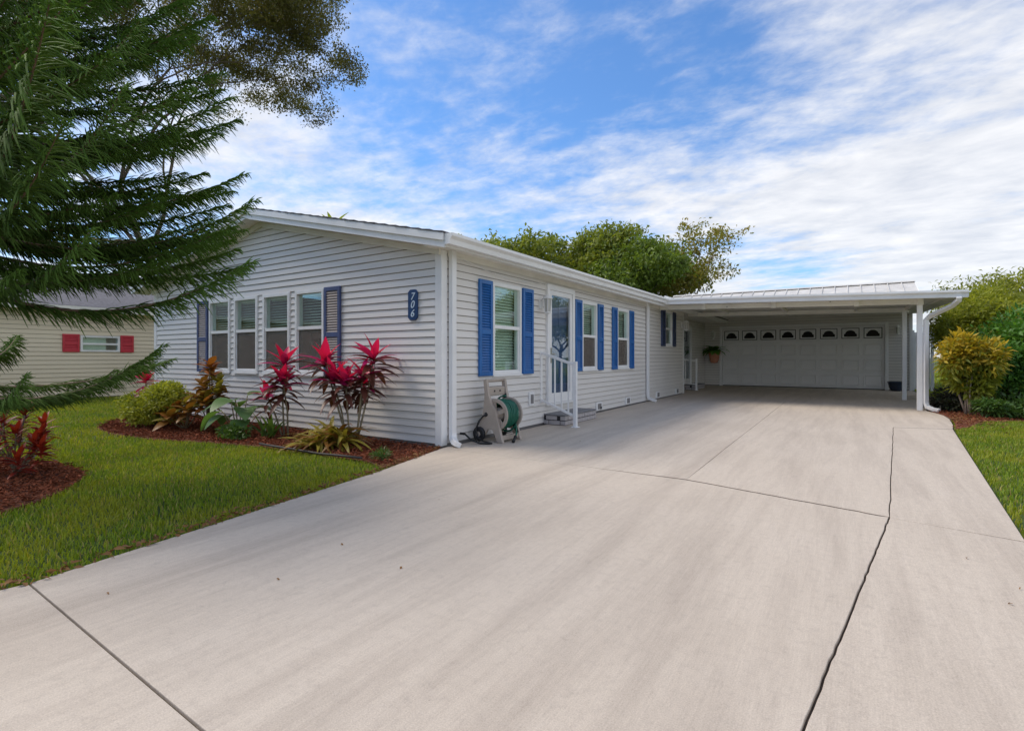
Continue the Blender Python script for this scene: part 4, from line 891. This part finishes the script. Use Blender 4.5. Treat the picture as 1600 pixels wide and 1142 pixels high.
# croton with whorls of bronze leaves, rust on top
Lr = leaf_me('leaf', 0.21, 0.088, 0.5, 0.15, 'rust', 5); Lb = leaf_me('leaf', 0.21, 0.085, 0.6, 0.15, 'bronze', 5); Lg = leaf_me('leaf', 0.20, 0.082, 0.5, 0.15, 'olive', 5)
cr = empty('croton', (-8.52, 4.30, -0.02), 'upright bronze croton with rust-orange top beneath the first window', 'shrub')
for (tx, ty, tz, a, b, c) in ((0.02, 0, 0.93, 'r', 6, 8), (-0.22, 0.02, 0.66, 'b', 6, 8), (0.17, 0.05, 0.70, 'g', 6, 9), (0.0, -0.05, 0.62, 'b', 5, 8), (0.26, -0.02, 0.58, 'g', 5, 7), (0.1, 0.08, 0.5, 'b', 5, 7), (-0.05, 0.06, 0.80, 'r', 5, 7), (-0.15, -0.08, 0.48, 'b', 5, 8), (0.12, -0.1, 0.45, 'g', 5, 7)):
    cane(cr, (0, 0, 0), (tx, ty, tz), 0.009); t_ = {'r': Lr, 'b': Lb, 'g': Lg}[a]
    for i in range(b+c): put_leaf(t_ if i < b+3 else Lb, cr, (tx, ty, tz-0.10*(i/(b+c))), i*2.399, 0.95-1.0*(i/(b+c))+random.uniform(-.15, .15), random.uniform(-.3, .3), random.uniform(.85, 1.15))
cl = empty('croton', (-8.68, 4.02, -0.02), 'low sprawling bronze croton at the foot of the upright croton', 'shrub')
for (tx, ty, tz) in ((0, 0, 0.36), (-0.2, -0.05, 0.26), (0.2, -0.06, 0.28), (0.02, -0.2, 0.20), (0.3, 0.1, 0.36), (-0.32, 0.02, 0.2), (0.16, 0.12, 0.42)):
    cane(cl, (0, 0, 0), (tx, ty, tz), 0.008)
    for i in range(12): put_leaf(random.choice((Lb, Lb, Lr, Lg)), cl, (tx, ty, tz-0.08*(i/12)), i*2.399, 0.9-1.1*(i/12), random.uniform(-.3, .3), random.uniform(.9, 1.25))
rc = empty('croton', (-6.72, 1.60, -0.02), 'red croton in the round mulch bed under the pine', 'shrub')
Lx = leaf_me('leaf', 0.15, 0.042, 0.5, 0.15, 'redleaf', 5)
for (tx, ty, tz) in ((0, 0, 0.44), (-0.2, 0.05, 0.40), (0.18, 0.08, 0.34), (0.06, -0.16, 0.30), (-0.12, -0.14, 0.34), (0.26, -0.05, 0.22), (-0.3, -0.1, 0.52), (-0.45, 0.0, 0.5), (-0.25, 0.12, 0.58), (0.1, 0.15, 0.40), (0.3, 0.1, 0.30), (0.0, 0.2, 0.50), (-0.15, 0.2, 0.3)):
    cane(rc, (0, 0, 0), (tx, ty, tz), 0.008)
    for i in range(20): put_leaf(Lx, rc, (tx, ty, tz-0.16*(i/20)), i*2.399, 1.2-1.3*(i/20), random.uniform(-.3, .3), random.uniform(.85, 1.2))
# big-leaved pale plant
el_ = empty('elephant_ear', (-7.62, 4.28, -0.02), 'pale green large-leaved plant drooping beside the slender cordyline', 'plant')
Le = leaf_me('leaf', 0.40, 0.30, 0.9, 0.12, 'big_leaf', 8, 'oval')
for (tx, ty, tz, az, e_, s_) in ((-0.05, -0.08, 0.42, -2.0, 0.15, 1.0), (0.12, -0.12, 0.46, -1.3, 0.2, 1.05), (-0.22, -0.12, 0.30, -2.5, -0.3, 1.0), (0.22, -0.05, 0.36, -0.5, 0.1, 0.9), (0.05, 0.08, 0.50, 1.3, 0.5, 0.9), (-0.15, 0.05, 0.40, 2.6, 0.2, 0.9), (0.30, -0.12, 0.22, -0.9, -0.2, 0.8), (0.0, -0.2, 0.26, -1.7, -0.1, 0.75), (-0.3, 0.0, 0.22, 3.0, -0.1, 0.7), (0.16, 0.1, 0.34, 0.6, 0.3, 0.75)):
    cane(el_, (0, 0, 0), (tx, ty, tz), 0.008); put_leaf(Le, el_, (tx, ty, tz), az, e_, 0, s_)
# strap-leaved lily and olive bromeliad clump
st = empty('lily_clump', (-6.80, 4.22, -0.02), 'upright clump of green strap leaves at the slender cordyline base', 'plant')
Ls = leaf_me('leaf', 0.48, 0.045, 0.55, 0.2, 'strap', 8, 'strap')
for i in range(22): put_leaf(Ls, st, (random.uniform(-.09, .09), random.uniform(-.06, .06), 0), i*2.399, random.uniform(0.85, 1.45), random.uniform(-.3, .3), random.uniform(.6, 1.05))
br = empty('bromeliad_clump', (-5.42, 4.12, -0.02), 'spreading olive and gold strap-leaved clump in the red mulch', 'plant')
Lo = leaf_me('leaf', 0.42, 0.055, 1.1, 0.25, 'olive', 8, 'strap'); Lo2 = leaf_me('leaf', 0.38, 0.05, 1.2, 0.25, 'bronze', 8, 'strap')
for (cx_, cy_, cz_) in ((0, 0, 0.08), (-0.20, 0.02, 0.06), (0.17, 0.06, 0.10), (0.05, 0.14, 0.16), (-0.12, 0.14, 0.12), (0.0, -0.10, 0.03)):
    for i in range(26): put_leaf(Lo if random.random() < .72 else Lo2, br, (cx_+random.uniform(-.03, .03), cy_+random.uniform(-.03, .03), cz_*random.uniform(0.4, 1)), i*2.399+random.uniform(-.2, .2), random.uniform(0.15, 1.25), random.uniform(-.4, .4), random.uniform(.75, 1.1))
# fern in the wall planter
Lf = leaf_me('leaf', 0.56, 0.20, 1.7, 0.12, 'deep', 8, 'oval')
for i in range(30): put_leaf(Lf, pot, (random.uniform(-.08, .08), random.uniform(-.12, .02), 0.42), -math.pi*(0.02+0.96*((i*0.618) % 1)), random.uniform(0.5, 1.45), random.uniform(-.3, .3), random.uniform(.75, 1.1))
for o_, k_ in ((cA, 1.12), (cB, 1.08), (br, 1.22), (el_, 1.12), (cl, 1.2), (cr, 1.1)): o_.scale = (k_,)*3
# lawn edging lying along the bed
tag(MB().sweep([(-6.3, 3.80, 0.02), (-5.9, 3.73, 0.035), (-5.55, 3.75, 0.03), (-5.1, 3.80, 0.012), (-4.8, 3.82, 0.02), (-4.46, 3.86, 0.02)], 0.014, 7).build('bed_edging', 'edging', smooth=True), 'thin dark plastic edging strip between the mulch bed and lawn', 'edging')

# ------------------------------------------------------------------ leafy shrubs and trees
def blob_points(n, r, seed, lumps=9, shell=0.55):
    g = np.random.default_rng(seed); cs = g.normal(size=(lumps, 3)); cs = unit(cs)*g.uniform(0.25, 0.68, (lumps, 1)); rad = g.uniform(0.30, 0.52, lumps)
    k = g.integers(0, lumps, n); d = unit(g.normal(size=(n, 3))); rr = rad[k]*(shell+(1-shell)*g.random(n)**0.5)*g.normal(1.0, 0.09, n)
    P = cs[k]+d*rr[:, None]; return P*np.asarray(r), d
def shrub(name, loc, r, nleaf, L, W, mat, label, cat, seed, stems=5, group=None, zc=None, lumps=10, stemmat='bark', mat2=None, zsplit=0):
    t = empty(name, loc, label, cat, group); zc = r[2]*0.95 if zc is None else zc
    P, d = blob_points(nleaf, r, seed, lumps); P[:, 2] += zc; ok = P[:, 2] > 0.03; P, d = P[ok], d[ok]
    g = np.random.default_rng(seed+1); D = d*0.8+g.normal(0, 0.6, d.shape)+np.array([0, 0, 0.15])
    V, F = leaves(P, D, g.uniform(0.7, 1.25, len(P))*L, g.uniform(0.7, 1.2, len(P))*W)
    if mat2:                                             # old leaves below, coloured new ones above
        up = (P[:, 2]+g.normal(0, 0.16, len(P))) > zsplit; V5 = V.reshape(-1, 5, 3)
        for sel, mm in ((up, mat), (~up, mat2)):
            n_ = int(sel.sum()); i_ = np.arange(n_)[:, None]*5
            link('foliage', np_mesh('foliage', V5[sel].reshape(-1, 3), np.concatenate([i_+np.array([[0, 1, 2, 4]]), i_+np.array([[0, 4, 2, 3]])], 1).reshape(-1, 4)), mm, t)['kind'] = 'stuff'
    else: link('foliage', np_mesh('foliage', V, F), mat, t)['kind'] = 'stuff'
    rr = random.Random(seed)
    for k in range(stems):
        a = 6.283*k/stems+rr.uniform(-.4, .4); q = rr.uniform(0.3, 0.65)
        tp = Vector((math.cos(a)*r[0]*q, math.sin(a)*r[1]*q, zc+r[2]*rr.uniform(0, 0.5))); b = Vector((math.cos(a)*0.05, math.sin(a)*0.05, -0.02)); m_ = b.lerp(tp, 0.5)+Vector((rr.uniform(-.1, .1)*r[0], rr.uniform(-.1, .1)*r[1], 0))
        MB().sweep([b, b.lerp(m_, .5), m_, m_.lerp(tp, .5), tp], [0.022*r[2]+.006, .018*r[2]+.005, .014*r[2]+.004, .008*r[2]+.003, .004], 7).build('stem', stemmat, t, smooth=True)
    return t
shrub('golden_shrub', (-9.35, 3.95, -0.02), (0.72, 0.50, 0.42), 9000, 0.055, 0.03, 'yellow_green', 'rounded yellow-green shrub at the left end of the front bed', 'shrub', 31, 6, lumps=16)
shrub('golden_croton', (1.98, 13.35, -0.02), (0.50, 0.50, 0.72), 4600, 0.15, 0.055, 'gold', 'golden yellow croton with pale stems beside the carport downspout', 'shrub', 32, 6, zc=0.98, lumps=16, stemmat='palebark', mat2='lime', zsplit=1.0)
shrub('green_shrub', (3.5, 15.7, -0.02), (1.65, 1.3, 1.05), 11000, 0.13, 0.055, 'deep', 'large dark green leafy shrub behind the golden croton', 'shrub', 33, 7, zc=1.35, lumps=18, stemmat='palebark')
shrub('green_shrub', (2.75, 17.9, -0.02), (1.1, 1.4, 1.2), 9000, 0.12, 0.05, 'lime', 'bright yellow-green shrub beside the carport roof edge', 'shrub', 34, 5, zc=1.75, lumps=16)
shrub('green_shrub', (5.6, 17.8, -0.02), (1.7, 1.6, 1.3), 10000, 0.13, 0.055, 'tree_b', 'tall bright green shrub right of the dark leafy shrub', 'shrub', 38, 5, zc=1.5, lumps=16)
shrub('green_shrub', (2.75, 14.5, -0.02), (0.75, 0.7, 0.7), 5000, 0.12, 0.05, 'deep', 'mid-size green shrub directly behind the golden croton stems', 'shrub', 35, 5, zc=0.85, lumps=14)
shrub('green_shrub', (4.6, 14.6, -0.02), (1.1, 0.8, 0.85), 6000, 0.12, 0.05, 'tree_b', 'spreading green shrub at the far end of the croton bed', 'shrub', 36, 5, zc=0.95, lumps=14)
shrub('green_shrub', (3.3, 19.5, -0.02), (1.5, 1.2, 1.3), 9000, 0.13, 0.055, 'lime', 'tall yellow-green shrub rising above the carport gutter end', 'shrub', 37, 5, zc=2.0, lumps=16)
GC = ['low dark plant behind the foot of the carport downspout', 'fresh green low plant in front of the golden croton stems', 'fresh green low plant right beside the golden croton at the lawn edge']+['low dark ground cover plant in the row along the lawn edge']*4+['low dark plant between the downspout and the green shrub', 'low dark plant at the foot of the mid-size green shrub']
for i, (x, y, s_) in enumerate(((1.75, 14.1, 0.22), (2.25, 12.95, 0.2), (2.7, 13.2, 0.24), (3.2, 13.3, 0.25), (3.8, 13.5, 0.26), (4.5, 13.5, 0.28), (5.2, 13.7, 0.28), (2.0, 14.6, 0.28), (2.7, 14.3, 0.26))):
    shrub('ground_cover_plant', (x, y, -0.02), (s_*1.7, s_*1.4, s_), 700, 0.11, 0.04, 'burgundy' if i not in (1, 2) else 'strap', GC[i], 'plant', 40+i, 2, 'low plants of the croton bed', lumps=7)
shrub('seedling', (-7.05, 3.88, -0.02), (0.30, 0.18, 0.12), 500, 0.07, 0.03, 'strap', 'small green seedlings in the mulch beside the lawn', 'plant', 51, 2)
shrub('grass_tuft', (-4.3, 4.02, -0.02), (0.16, 0.12, 0.06), 260, 0.07, 0.012, 'strap', 'small weedy tuft at the mulch tip by the driveway', 'plant', 52, 1)

def tree(name, base, height, spread, mat, label, seed, nleaf=14000, L=0.16, W=0.09, trunk_r=0.16, lean=(0, 0), first=0.35, bark='bark', group=None, droop=0.0, sigma=0.42, cat='tree', levels=5, crown_flat=0.8, rmax=None):
    rr = random.Random(seed); t = empty(name, base, label, cat, group); mb = MB(); tips = []
    lim = [1e9]
    def grow(p, d, length, r_, lev):
        n = 5; pts = [p.copy()]; rad = [r_]; q = p.copy(); dd = d.copy()
        for i in range(n):
            dd = (dd+Vector((rr.gauss(0, .13), rr.gauss(0, .13), rr.gauss(0, .07)-droop*(lev >= 2)*0.18)))
            hz = math.hypot(q.x, q.y)
            if hz > lim[0]*0.75: dd -= Vector((q.x, q.y, 0))/hz*0.45*(hz/lim[0])
            dd.normalize(); q = q+dd*length/n; pts.append(q.copy()); rad.append(max(0.004, r_*(1-0.42*(i+1)/n)))
            if lev >= min(3, levels-1): tips.append((q.copy(), lev))
        mb.sweep(pts, rad, 7 if lev < 2 else 4)
        if lev >= levels: return
        k = {0: 5, 1: 4, 2: 4, 3: 3, 4: 3}[lev]
        for j in range(k):
            a = 6.283*j/k+rr.uniform(-.5, .5); side = Vector((math.cos(a), math.sin(a), 0)); f_ = 1.0 if j < 2 else rr.uniform(0.55, 0.95)
            o_ = pts[min(n, max(2, int(round(f_*n))))]; up = dd*rr.uniform(0.45, 1.0)+side*spread*rr.uniform(0.6, 1.1)+Vector((0, 0, 0.18))
            grow(o_, up.normalized(), length*rr.uniform(0.55, 0.78), rad[min(n, int(f_*n))]*0.66, lev+1)
    start = (Vector((0, 0, -0.05)), Vector((lean[0], lean[1], 1)).normalized(), height*first, trunk_r, 0)
    if rmax:                                             # grow once to learn the size, again inside the limit
        grow(*start); lim[0] = rmax*max(q.z for q, _ in tips)/height; mb.v.clear(); mb.f.clear(); tips.clear(); rr.seed(seed)
    grow(*start)
    mb.build('trunk', bark, t, smooth=True)
    T = np.array([tuple(q) for q, _ in tips]); g = np.random.default_rng(seed+5)
    zs = T[:, 2].max(); k = g.integers(0, len(T), nleaf)
    P = T[k]+np.clip(g.normal(0, 1, (nleaf, 3)), -1.6, 1.6)*sigma*np.array([1, 1, crown_flat]); P = P[P[:, 2] > height*first*0.5]
    D = g.normal(size=P.shape); D[:, 2] -= 0.25+droop
    V, F = leaves(P, D, g.uniform(.7, 1.3, len(P))*L, g.uniform(.7, 1.2, len(P))*W)
    V *= 1.0
    link('crown', np_mesh('crown', V, F), mat, t)['kind'] = 'stuff'
    top = V[:, 2].max(); t.scale = (height/top,)*3
    return t
tree('shade_tree', (-24.0, 32.2, 0), 11.2, 1.0, 'tree_a', 'olive green tree at the far end of the row behind the house', 61, 15000, 0.30, 0.17, 0.2, sigma=0.26)
tree('shade_tree', (-26.3, 31.2, 0), 10.9, 0.9, 'tree_a', 'small olive crown showing first above the house gutter', 75, 13000, 0.30, 0.17, 0.2, sigma=0.26)
tree('shade_tree', (-21.0, 34.0, 0), 11.0, 1.0, 'tree_a', 'rounded olive tree between the far-end tree and the tallest one', 70, 15000, 0.30, 0.17, 0.2, sigma=0.26)
tree('shade_tree', (-17.7, 36.1, 0), 11.5, 0.62, 'tree_a', 'tallest olive green tree behind the house roof', 62, 15000, 0.28, 0.16, 0.2, sigma=0.24)
tree('shade_tree', (-15.6, 37.5, 0), 9.6, 0.75, 'tree_a', 'lower olive tree between the tallest tree and the bright green one', 63, 12000, 0.28, 0.16, 0.2, sigma=0.24)
tree('shade_tree', (-12.7, 34.0, 0), 9.6, 0.72, 'tree_b', 'dense bright green tree behind the house roof', 64, 19000, 0.26, 0.15, 0.2, sigma=0.30)
tree('shade_tree', (-9.3, 41.4, 0), 11.6, 0.72, 'tree_c', 'sparse yellowing tree with bare twigs behind the carport corner', 65, 8000, 0.26, 0.14, 0.17, sigma=0.22, bark='palebark')
tree('oak_tree', (-17.0, 7.1, 0), 14.2, 0.6, 'oak', 'brown-leaved oak with fine hanging twigs behind the pine', 72, 120000, 0.105, 0.06, 0.15, lean=(0.0, 0.0), droop=0.30, sigma=0.18, first=0.52, rmax=5.9)
tree('feathery_tree', (5.0, 26.0, 0), 4.7, 1.1, 'lime', 'feathery yellow-green tree behind the shrubs right of the carport', 67, 12000, 0.17, 0.06, 0.12, droop=0.2, sigma=0.2)
tree('feathery_tree', (12.5, 33, 0), 6.2, 1.0, 'lime', 'taller yellow-green tree at the back of the right lawn', 68, 12000, 0.22, 0.09, 0.14, sigma=0.25)
# trees across the street, mirrored in the front windows
for i, (x, y, h_) in enumerate(((-15.5, -17, 9.5), (-21, -13, 8.0), (-8.5, -21, 10.5))):
    tree('street_tree', (x, y, 0), h_, 0.9, 'tree_b', 'green tree across the street mirrored in the front windows', 80+i, 9000, 0.26, 0.16, 0.2, group='trees mirrored in the windows')
# palm top above the ridge
pt = empty('palm_tree', (-24.5, 19.2, 0), 'distant palm crown peeking over the house ridge', 'palm tree')
MB().sweep([(0, 0, -0.05), (0.1, 0, 3), (0.05, 0, 6), (0, 0, 8.2)], [0.2, 0.16, 0.14, 0.12], 9).build('trunk', 'palebark', pt, smooth=True)
Lpalm = leaf_me('frond', 1.5, 0.30, 0.9, 0.3, 'tree_a', 10, 'strap')
for i in range(26): put_leaf(Lpalm, pt, (0, 0, 8.2), i*2.399, random.uniform(-0.3, 1.4), random.uniform(-.3, .3), random.uniform(.8, 1.1), 'frond')

# ------------------------------------------------------------------ Norfolk pine at the left
pine = empty('norfolk_pine', (-6.75, 1.05, -0.03), 'dark green Norfolk pine with long plumed branches over the lawn', 'tree')
MB().sweep([(0, 0, 0), (0.01, 0, 1.5), (0, 0.01, 3.0), (0.0, 0, 5.0), (0.0, 0.0, 7.2)], [0.13, 0.115, 0.095, 0.07, 0.02], 12).build('trunk', 'pinewood', pine, smooth=True)
def pine_branch_me(L, seed, tip_up=0.10, sag=0.07):
    """a woody axis with two dense rows of curved, needle-clad branchlets: one mesh, two materials"""
    g = np.random.default_rng(seed)
    def axis(t): return np.stack([L*t, 0.02*np.sin(5*t+seed), L*(-sag*np.sin(np.pi*np.minimum(1, t*1.02))+tip_up*t**3)], -1)
    def tang(t): e = 1e-3; d = axis(t+e)-axis(t-e); return unit(d)
    step = 0.0125; n = int(L*0.90/step); t = np.repeat(0.10+0.90*(np.arange(n)+0.5)/n, 2)+g.normal(0, 0.002, 2*n); t = np.clip(t, 0, 1)
    sgn = np.tile([1.0, -1.0], n); N = len(t); P0 = axis(t); T = tang(t); S = np.stack([np.zeros(N), np.ones(N), np.zeros(N)], 1); U = np.cross(T, S)*1.0; U = np.where(U[:, 2:3] < 0, -U, U)
    prof = np.minimum(1, np.minimum((t-0.06)/0.16, 1))*np.clip((1.03-t)/0.16, 0.28, 1); ln = 0.25*prof*g.uniform(0.6, 1.2, N)
    lift = g.normal(0.25, 0.35, N); fw = g.uniform(0.55, 0.95, N)
    D = unit(T*fw[:, None]+S*sgn[:, None]*g.uniform(0.5, 1.0, N)[:, None]+U*lift[:, None])
    hang = g.uniform(0.3, 1.7, N)[:, None]*np.array([[0, 0, -1.0]]); K = 5; pts = []; q = P0.copy(); d = D.copy()
    for k in range(K+1):
        pts.append(q.copy()); d = unit(d+(hang*0.42+T*0.22)*(1 if k < 3 else 0.2)*1.0); q = q+d*(ln/K)[:, None]
    Q = np.stack(pts, 1)                                               # N,K+1,3
    dirs = unit((Q[:, -1]-Q[:, 0])); a = unit(np.cross(dirs, np.array([[0.3, 0.2, 1.0]]))); b = np.cross(dirs, a)
    rad = np.array([0.0045, 0.0062, 0.0062, 0.0056, 0.0045, 0.0015]); Vs = []; 
    for j in range(3):
        an = 2*math.pi*j/3; Vs.append(Q+(a*math.cos(an)+b*math.sin(an))[:, None, :]*rad[None, :, None])
    V = np.stack(Vs, 2).reshape(-1, 3); base = (np.arange(N)*(K+1)*3)[:, None, None]; kk = np.arange(K)[None, :, None]*3; jj = np.arange(3)[None, None, :]
    F = np.stack([base+kk+jj, base+kk+(jj+1) % 3, base+kk+3+(jj+1) % 3, base+kk+3+jj], -1).reshape(-1, 4)
    # needles standing off each branchlet
    m_ = 14; u = g.uniform(0.08, 0.98, (N, m_)); i0 = np.minimum((u*K).astype(int), K-1); fr = u*K-i0; ar = np.arange(N)[:, None]
    p = Q[ar, i0]*(1-fr[..., None])+Q[ar, i0+1]*fr[..., None]; sd = unit((Q[ar, i0+1]-Q[ar, i0]).reshape(-1, 3)); p = p.reshape(-1, 3)
    rd = unit(g.normal(size=p.shape)); nd = unit(sd*1.0+rd*0.8); w = unit(np.cross(nd, rd)); nl = g.uniform(0.014, 0.022, len(p))[:, None]
    V2 = np.stack([p-w*0.0022, p+w*0.0022, p+nd*nl], 1).reshape(-1, 3)
    ti = np.arange(len(p))*3+len(V); F2 = np.stack([ti, ti+1, ti+2, ti+2], -1)
    # axis tube
    mb = MB(); ts = np.linspace(0, 0.98, 18); A = axis(ts); mb.sweep([tuple(x) for x in A], list(0.021*(1-ts*0.86)*L/2.6), 7)
    V3 = np.array(mb.v); F3 = [tuple(i+len(V)+len(V2) for i in f) for f in mb.f]
    me = bpy.data.meshes.new('branch'); faces = F.tolist()+[tuple(f[:3]) for f in F2.tolist()]+F3
    me.from_pydata(np.concatenate([V, V2, V3]).tolist(), [], faces); me.update()
    me.materials.append(M['pine']); me.materials.append(M['pinewood'])
    mi = np.zeros(len(faces), np.int32); mi[len(F)+len(F2):] = 1; me.polygons.foreach_set('material_index', mi)
    return me
PB = [pine_branch_me(2.7, 1, 0.11, 0.06), pine_branch_me(2.7, 2, 0.14, 0.09), pine_branch_me(2.7, 3, 0.08, 0.04), pine_branch_me(2.7, 4, 0.17, 0.08)]
TIPUP = [0.11, 0.14, 0.08, 0.17]
def pine_branch(tip, z0, var, roll=0.0):
    """branch from the trunk at height z0 to a tip given in metres in the scene"""
    a = Vector((0, 0, z0)); b = Vector(tip)-Vector(pine.location); d = b-a; L = d.length
    el = math.atan2(d.z, math.hypot(d.x, d.y))-math.atan(TIPUP[var]); az = math.atan2(d.y, d.x)
    link('branch', PB[var], None, pine, a, (roll, -el, az), L/2.7/1.01)
rp = random.Random(5)
BR = [  # tip (x, y, z), height on the trunk, mesh
 ((-5.51, 2.38, 1.24), 0.85, 3), ((-5.95, 2.15, 1.00), 0.80, 1), ((-6.5, 2.9, 1.1), 0.9, 2), ((-5.2, 1.35, 1.0), 0.85, 1), ((-7.7, 3.2, 1.2), 0.9, 3),
 ((-4.67, 2.81, 2.02), 1.85, 3), ((-5.10, 2.25, 2.02), 1.95, 0), ((-5.0, 1.2, 1.75), 1.8, 2),
 ((-5.05, 3.04, 2.71), 2.35, 3), ((-5.55, 2.45, 2.35), 2.35, 1), ((-5.9, 3.4, 2.6), 2.4, 2), ((-4.95, 1.75, 2.45), 2.4, 2), ((-6.5, 3.6, 2.6), 2.4, 0), ((-5.35, 2.25, 2.62), 2.45, 3),
 ((-5.45, 3.14, 3.10), 2.80, 3), ((-5.35, 2.70, 2.95), 2.80, 0), ((-5.6, 2.25, 2.85), 2.85, 1), ((-6.1, 3.4, 3.1), 2.9, 2), ((-5.2, 1.9, 2.9), 2.85, 2),
 ((-3.48, 1.08, 3.03), 2.60, 0), ((-5.25, 2.98, 3.55), 3.25, 0), ((-5.55, 2.5, 3.40), 3.3, 3), ((-5.9, 3.1, 3.6), 3.3, 1), ((-5.2, 2.05, 3.45), 3.3, 2), ((-5.35, 2.85, 3.85), 3.4, 2), ((-4.4, 1.5, 3.3), 3.0, 2),
 ((-5.45, 2.9, 4.15), 3.75, 1), ((-5.75, 2.4, 4.05), 3.8, 0), ((-5.3, 2.1, 4.1), 3.8, 3), ((-5.84, 2.77, 4.5), 4.1, 2), ((-5.6, 2.2, 4.6), 4.2, 1), ((-6.0, 2.5, 5.0), 4.6, 0), ((-4.9, 1.2, 3.9), 3.6, 0), ((-4.6, 1.9, 3.75), 3.5, 1)]
BR += [((-4.10, 1.20, 2.60), 2.40, 3), ((-4.35, 0.75, 2.45), 2.35, 1), ((-4.5, 0.35, 2.55), 2.4, 2), ((-4.3, 1.7, 3.05), 2.8, 3), ((-4.55, 2.2, 3.35), 3.1, 0), ((-5.30, 2.95, 2.45), 2.30, 0), ((-5.2, 2.95, 2.22), 2.1, 0), ((-5.6, 3.3, 2.15), 2.0, 2), ((-5.0, 2.75, 2.40), 2.2, 1), ((-5.5, 3.0, 2.75), 2.5, 0), ((-5.4, 2.4, 2.75), 2.6, 1), ((-5.6, 2.6, 3.0), 2.8, 2), ((-5.2, 2.2, 2.5), 2.4, 0), ((-5.7, 2.9, 2.6), 2.45, 3), ((-5.3, 2.6, 3.4), 3.1, 1), ((-4.95, 2.3, 3.15), 2.95, 2), ((-5.6, 2.9, 2.9), 2.7, 1), ((-5.75, 2.6, 2.2), 2.1, 3),
  ((-4.55, 1.55, 2.05), 1.95, 1), ((-4.9, 2.7, 3.6), 3.3, 3), ((-4.8, 2.3, 3.95), 3.6, 2), ((-5.0, 2.5, 4.55), 4.1, 3), ((-5.2, 2.3, 5.0), 4.5, 1), ((-4.5, 1.8, 4.35), 3.9, 0), ((-5.5, 2.7, 4.8), 4.3, 3), ((-4.1, 1.15, 3.5), 3.1, 1), ((-4.4, 0.9, 3.9), 3.4, 0), ((-5.0, 2.6, 4.3), 3.9, 0), ((-4.6, 1.6, 4.1), 3.7, 3), ((-5.2, 2.4, 4.7), 4.3, 2)]
for tip, z0, v in BR: pine_branch(tip, z0, v, rp.uniform(-.35, .35))
for k in range(7):                                         # whorls on the side away from the house
    for j in range(3):
        a = math.pi*(0.85+0.28*j)+0.3*k; z = 1.3+0.55*k; Lb_ = 2.4-0.22*k
        pine_branch((pine.location.x+math.cos(a)*Lb_, pine.location.y+math.sin(a)*Lb_, z+0.1), z, (k+j) % 4, rp.uniform(-.3, .3))

# ------------------------------------------------------------------ dry leaves on the concrete and along the lawn edge
lm = leaf_me('dry_leaf', 0.055, 0.022, 0.6, 0.3, 'dryleaf', 4)
for i, (x, y) in enumerate([(-2.42, 1.55), (-2.55, 2.05), (-2.0, 2.0), (-2.95, 1.02), (-2.7, 3.1), (0.55, 3.8), (0.62, 3.2), (-3.3, 5.3), (-3.0, 6.3), (0.7, 3.45)]):
    tag(link('fallen_leaf', lm, None, None, (x, y, 0.006), (random.uniform(-.2, .2), random.uniform(-.1, .1), random.uniform(0, 6.28)), random.uniform(.3, .65)), 'small dry brown leaf lying on the concrete driveway', 'leaf', 'dry leaves on the driveway')
g = np.random.default_rng(77); n = 420; yy = g.uniform(0.3, 4.9, n); xx = left_edge_x(yy)-np.abs(g.normal(0, 0.05, n)); P = np.stack([xx, yy, np.full(n, 0.004)+g.uniform(0, .02, n)], 1); a = g.uniform(0, 6.28, n)
n2 = 500; P2 = np.stack([g.normal(1.75, 0.25, n2), g.normal(12.3, 0.7, n2), g.uniform(0.0, .02, n2)], 1); P2 = P2[P2[:, 0] > right_edge_x(P2[:, 1])]; n2 = len(P2); a2 = g.uniform(0, 6.28, n2)
P = np.concatenate([P, P2]); a = np.concatenate([a, a2]); D = np.stack([np.cos(a), np.sin(a), g.normal(0, .2, len(a))], 1); V, F = leaves(P, D, g.uniform(.03, .07, len(a)), g.uniform(.012, .03, len(a)))
tag(link('leaf_litter', np_mesh('leaf_litter', V, F), 'dryleaf'), 'brown leaf litter along the lawn edges', 'leaves', kind='stuff')
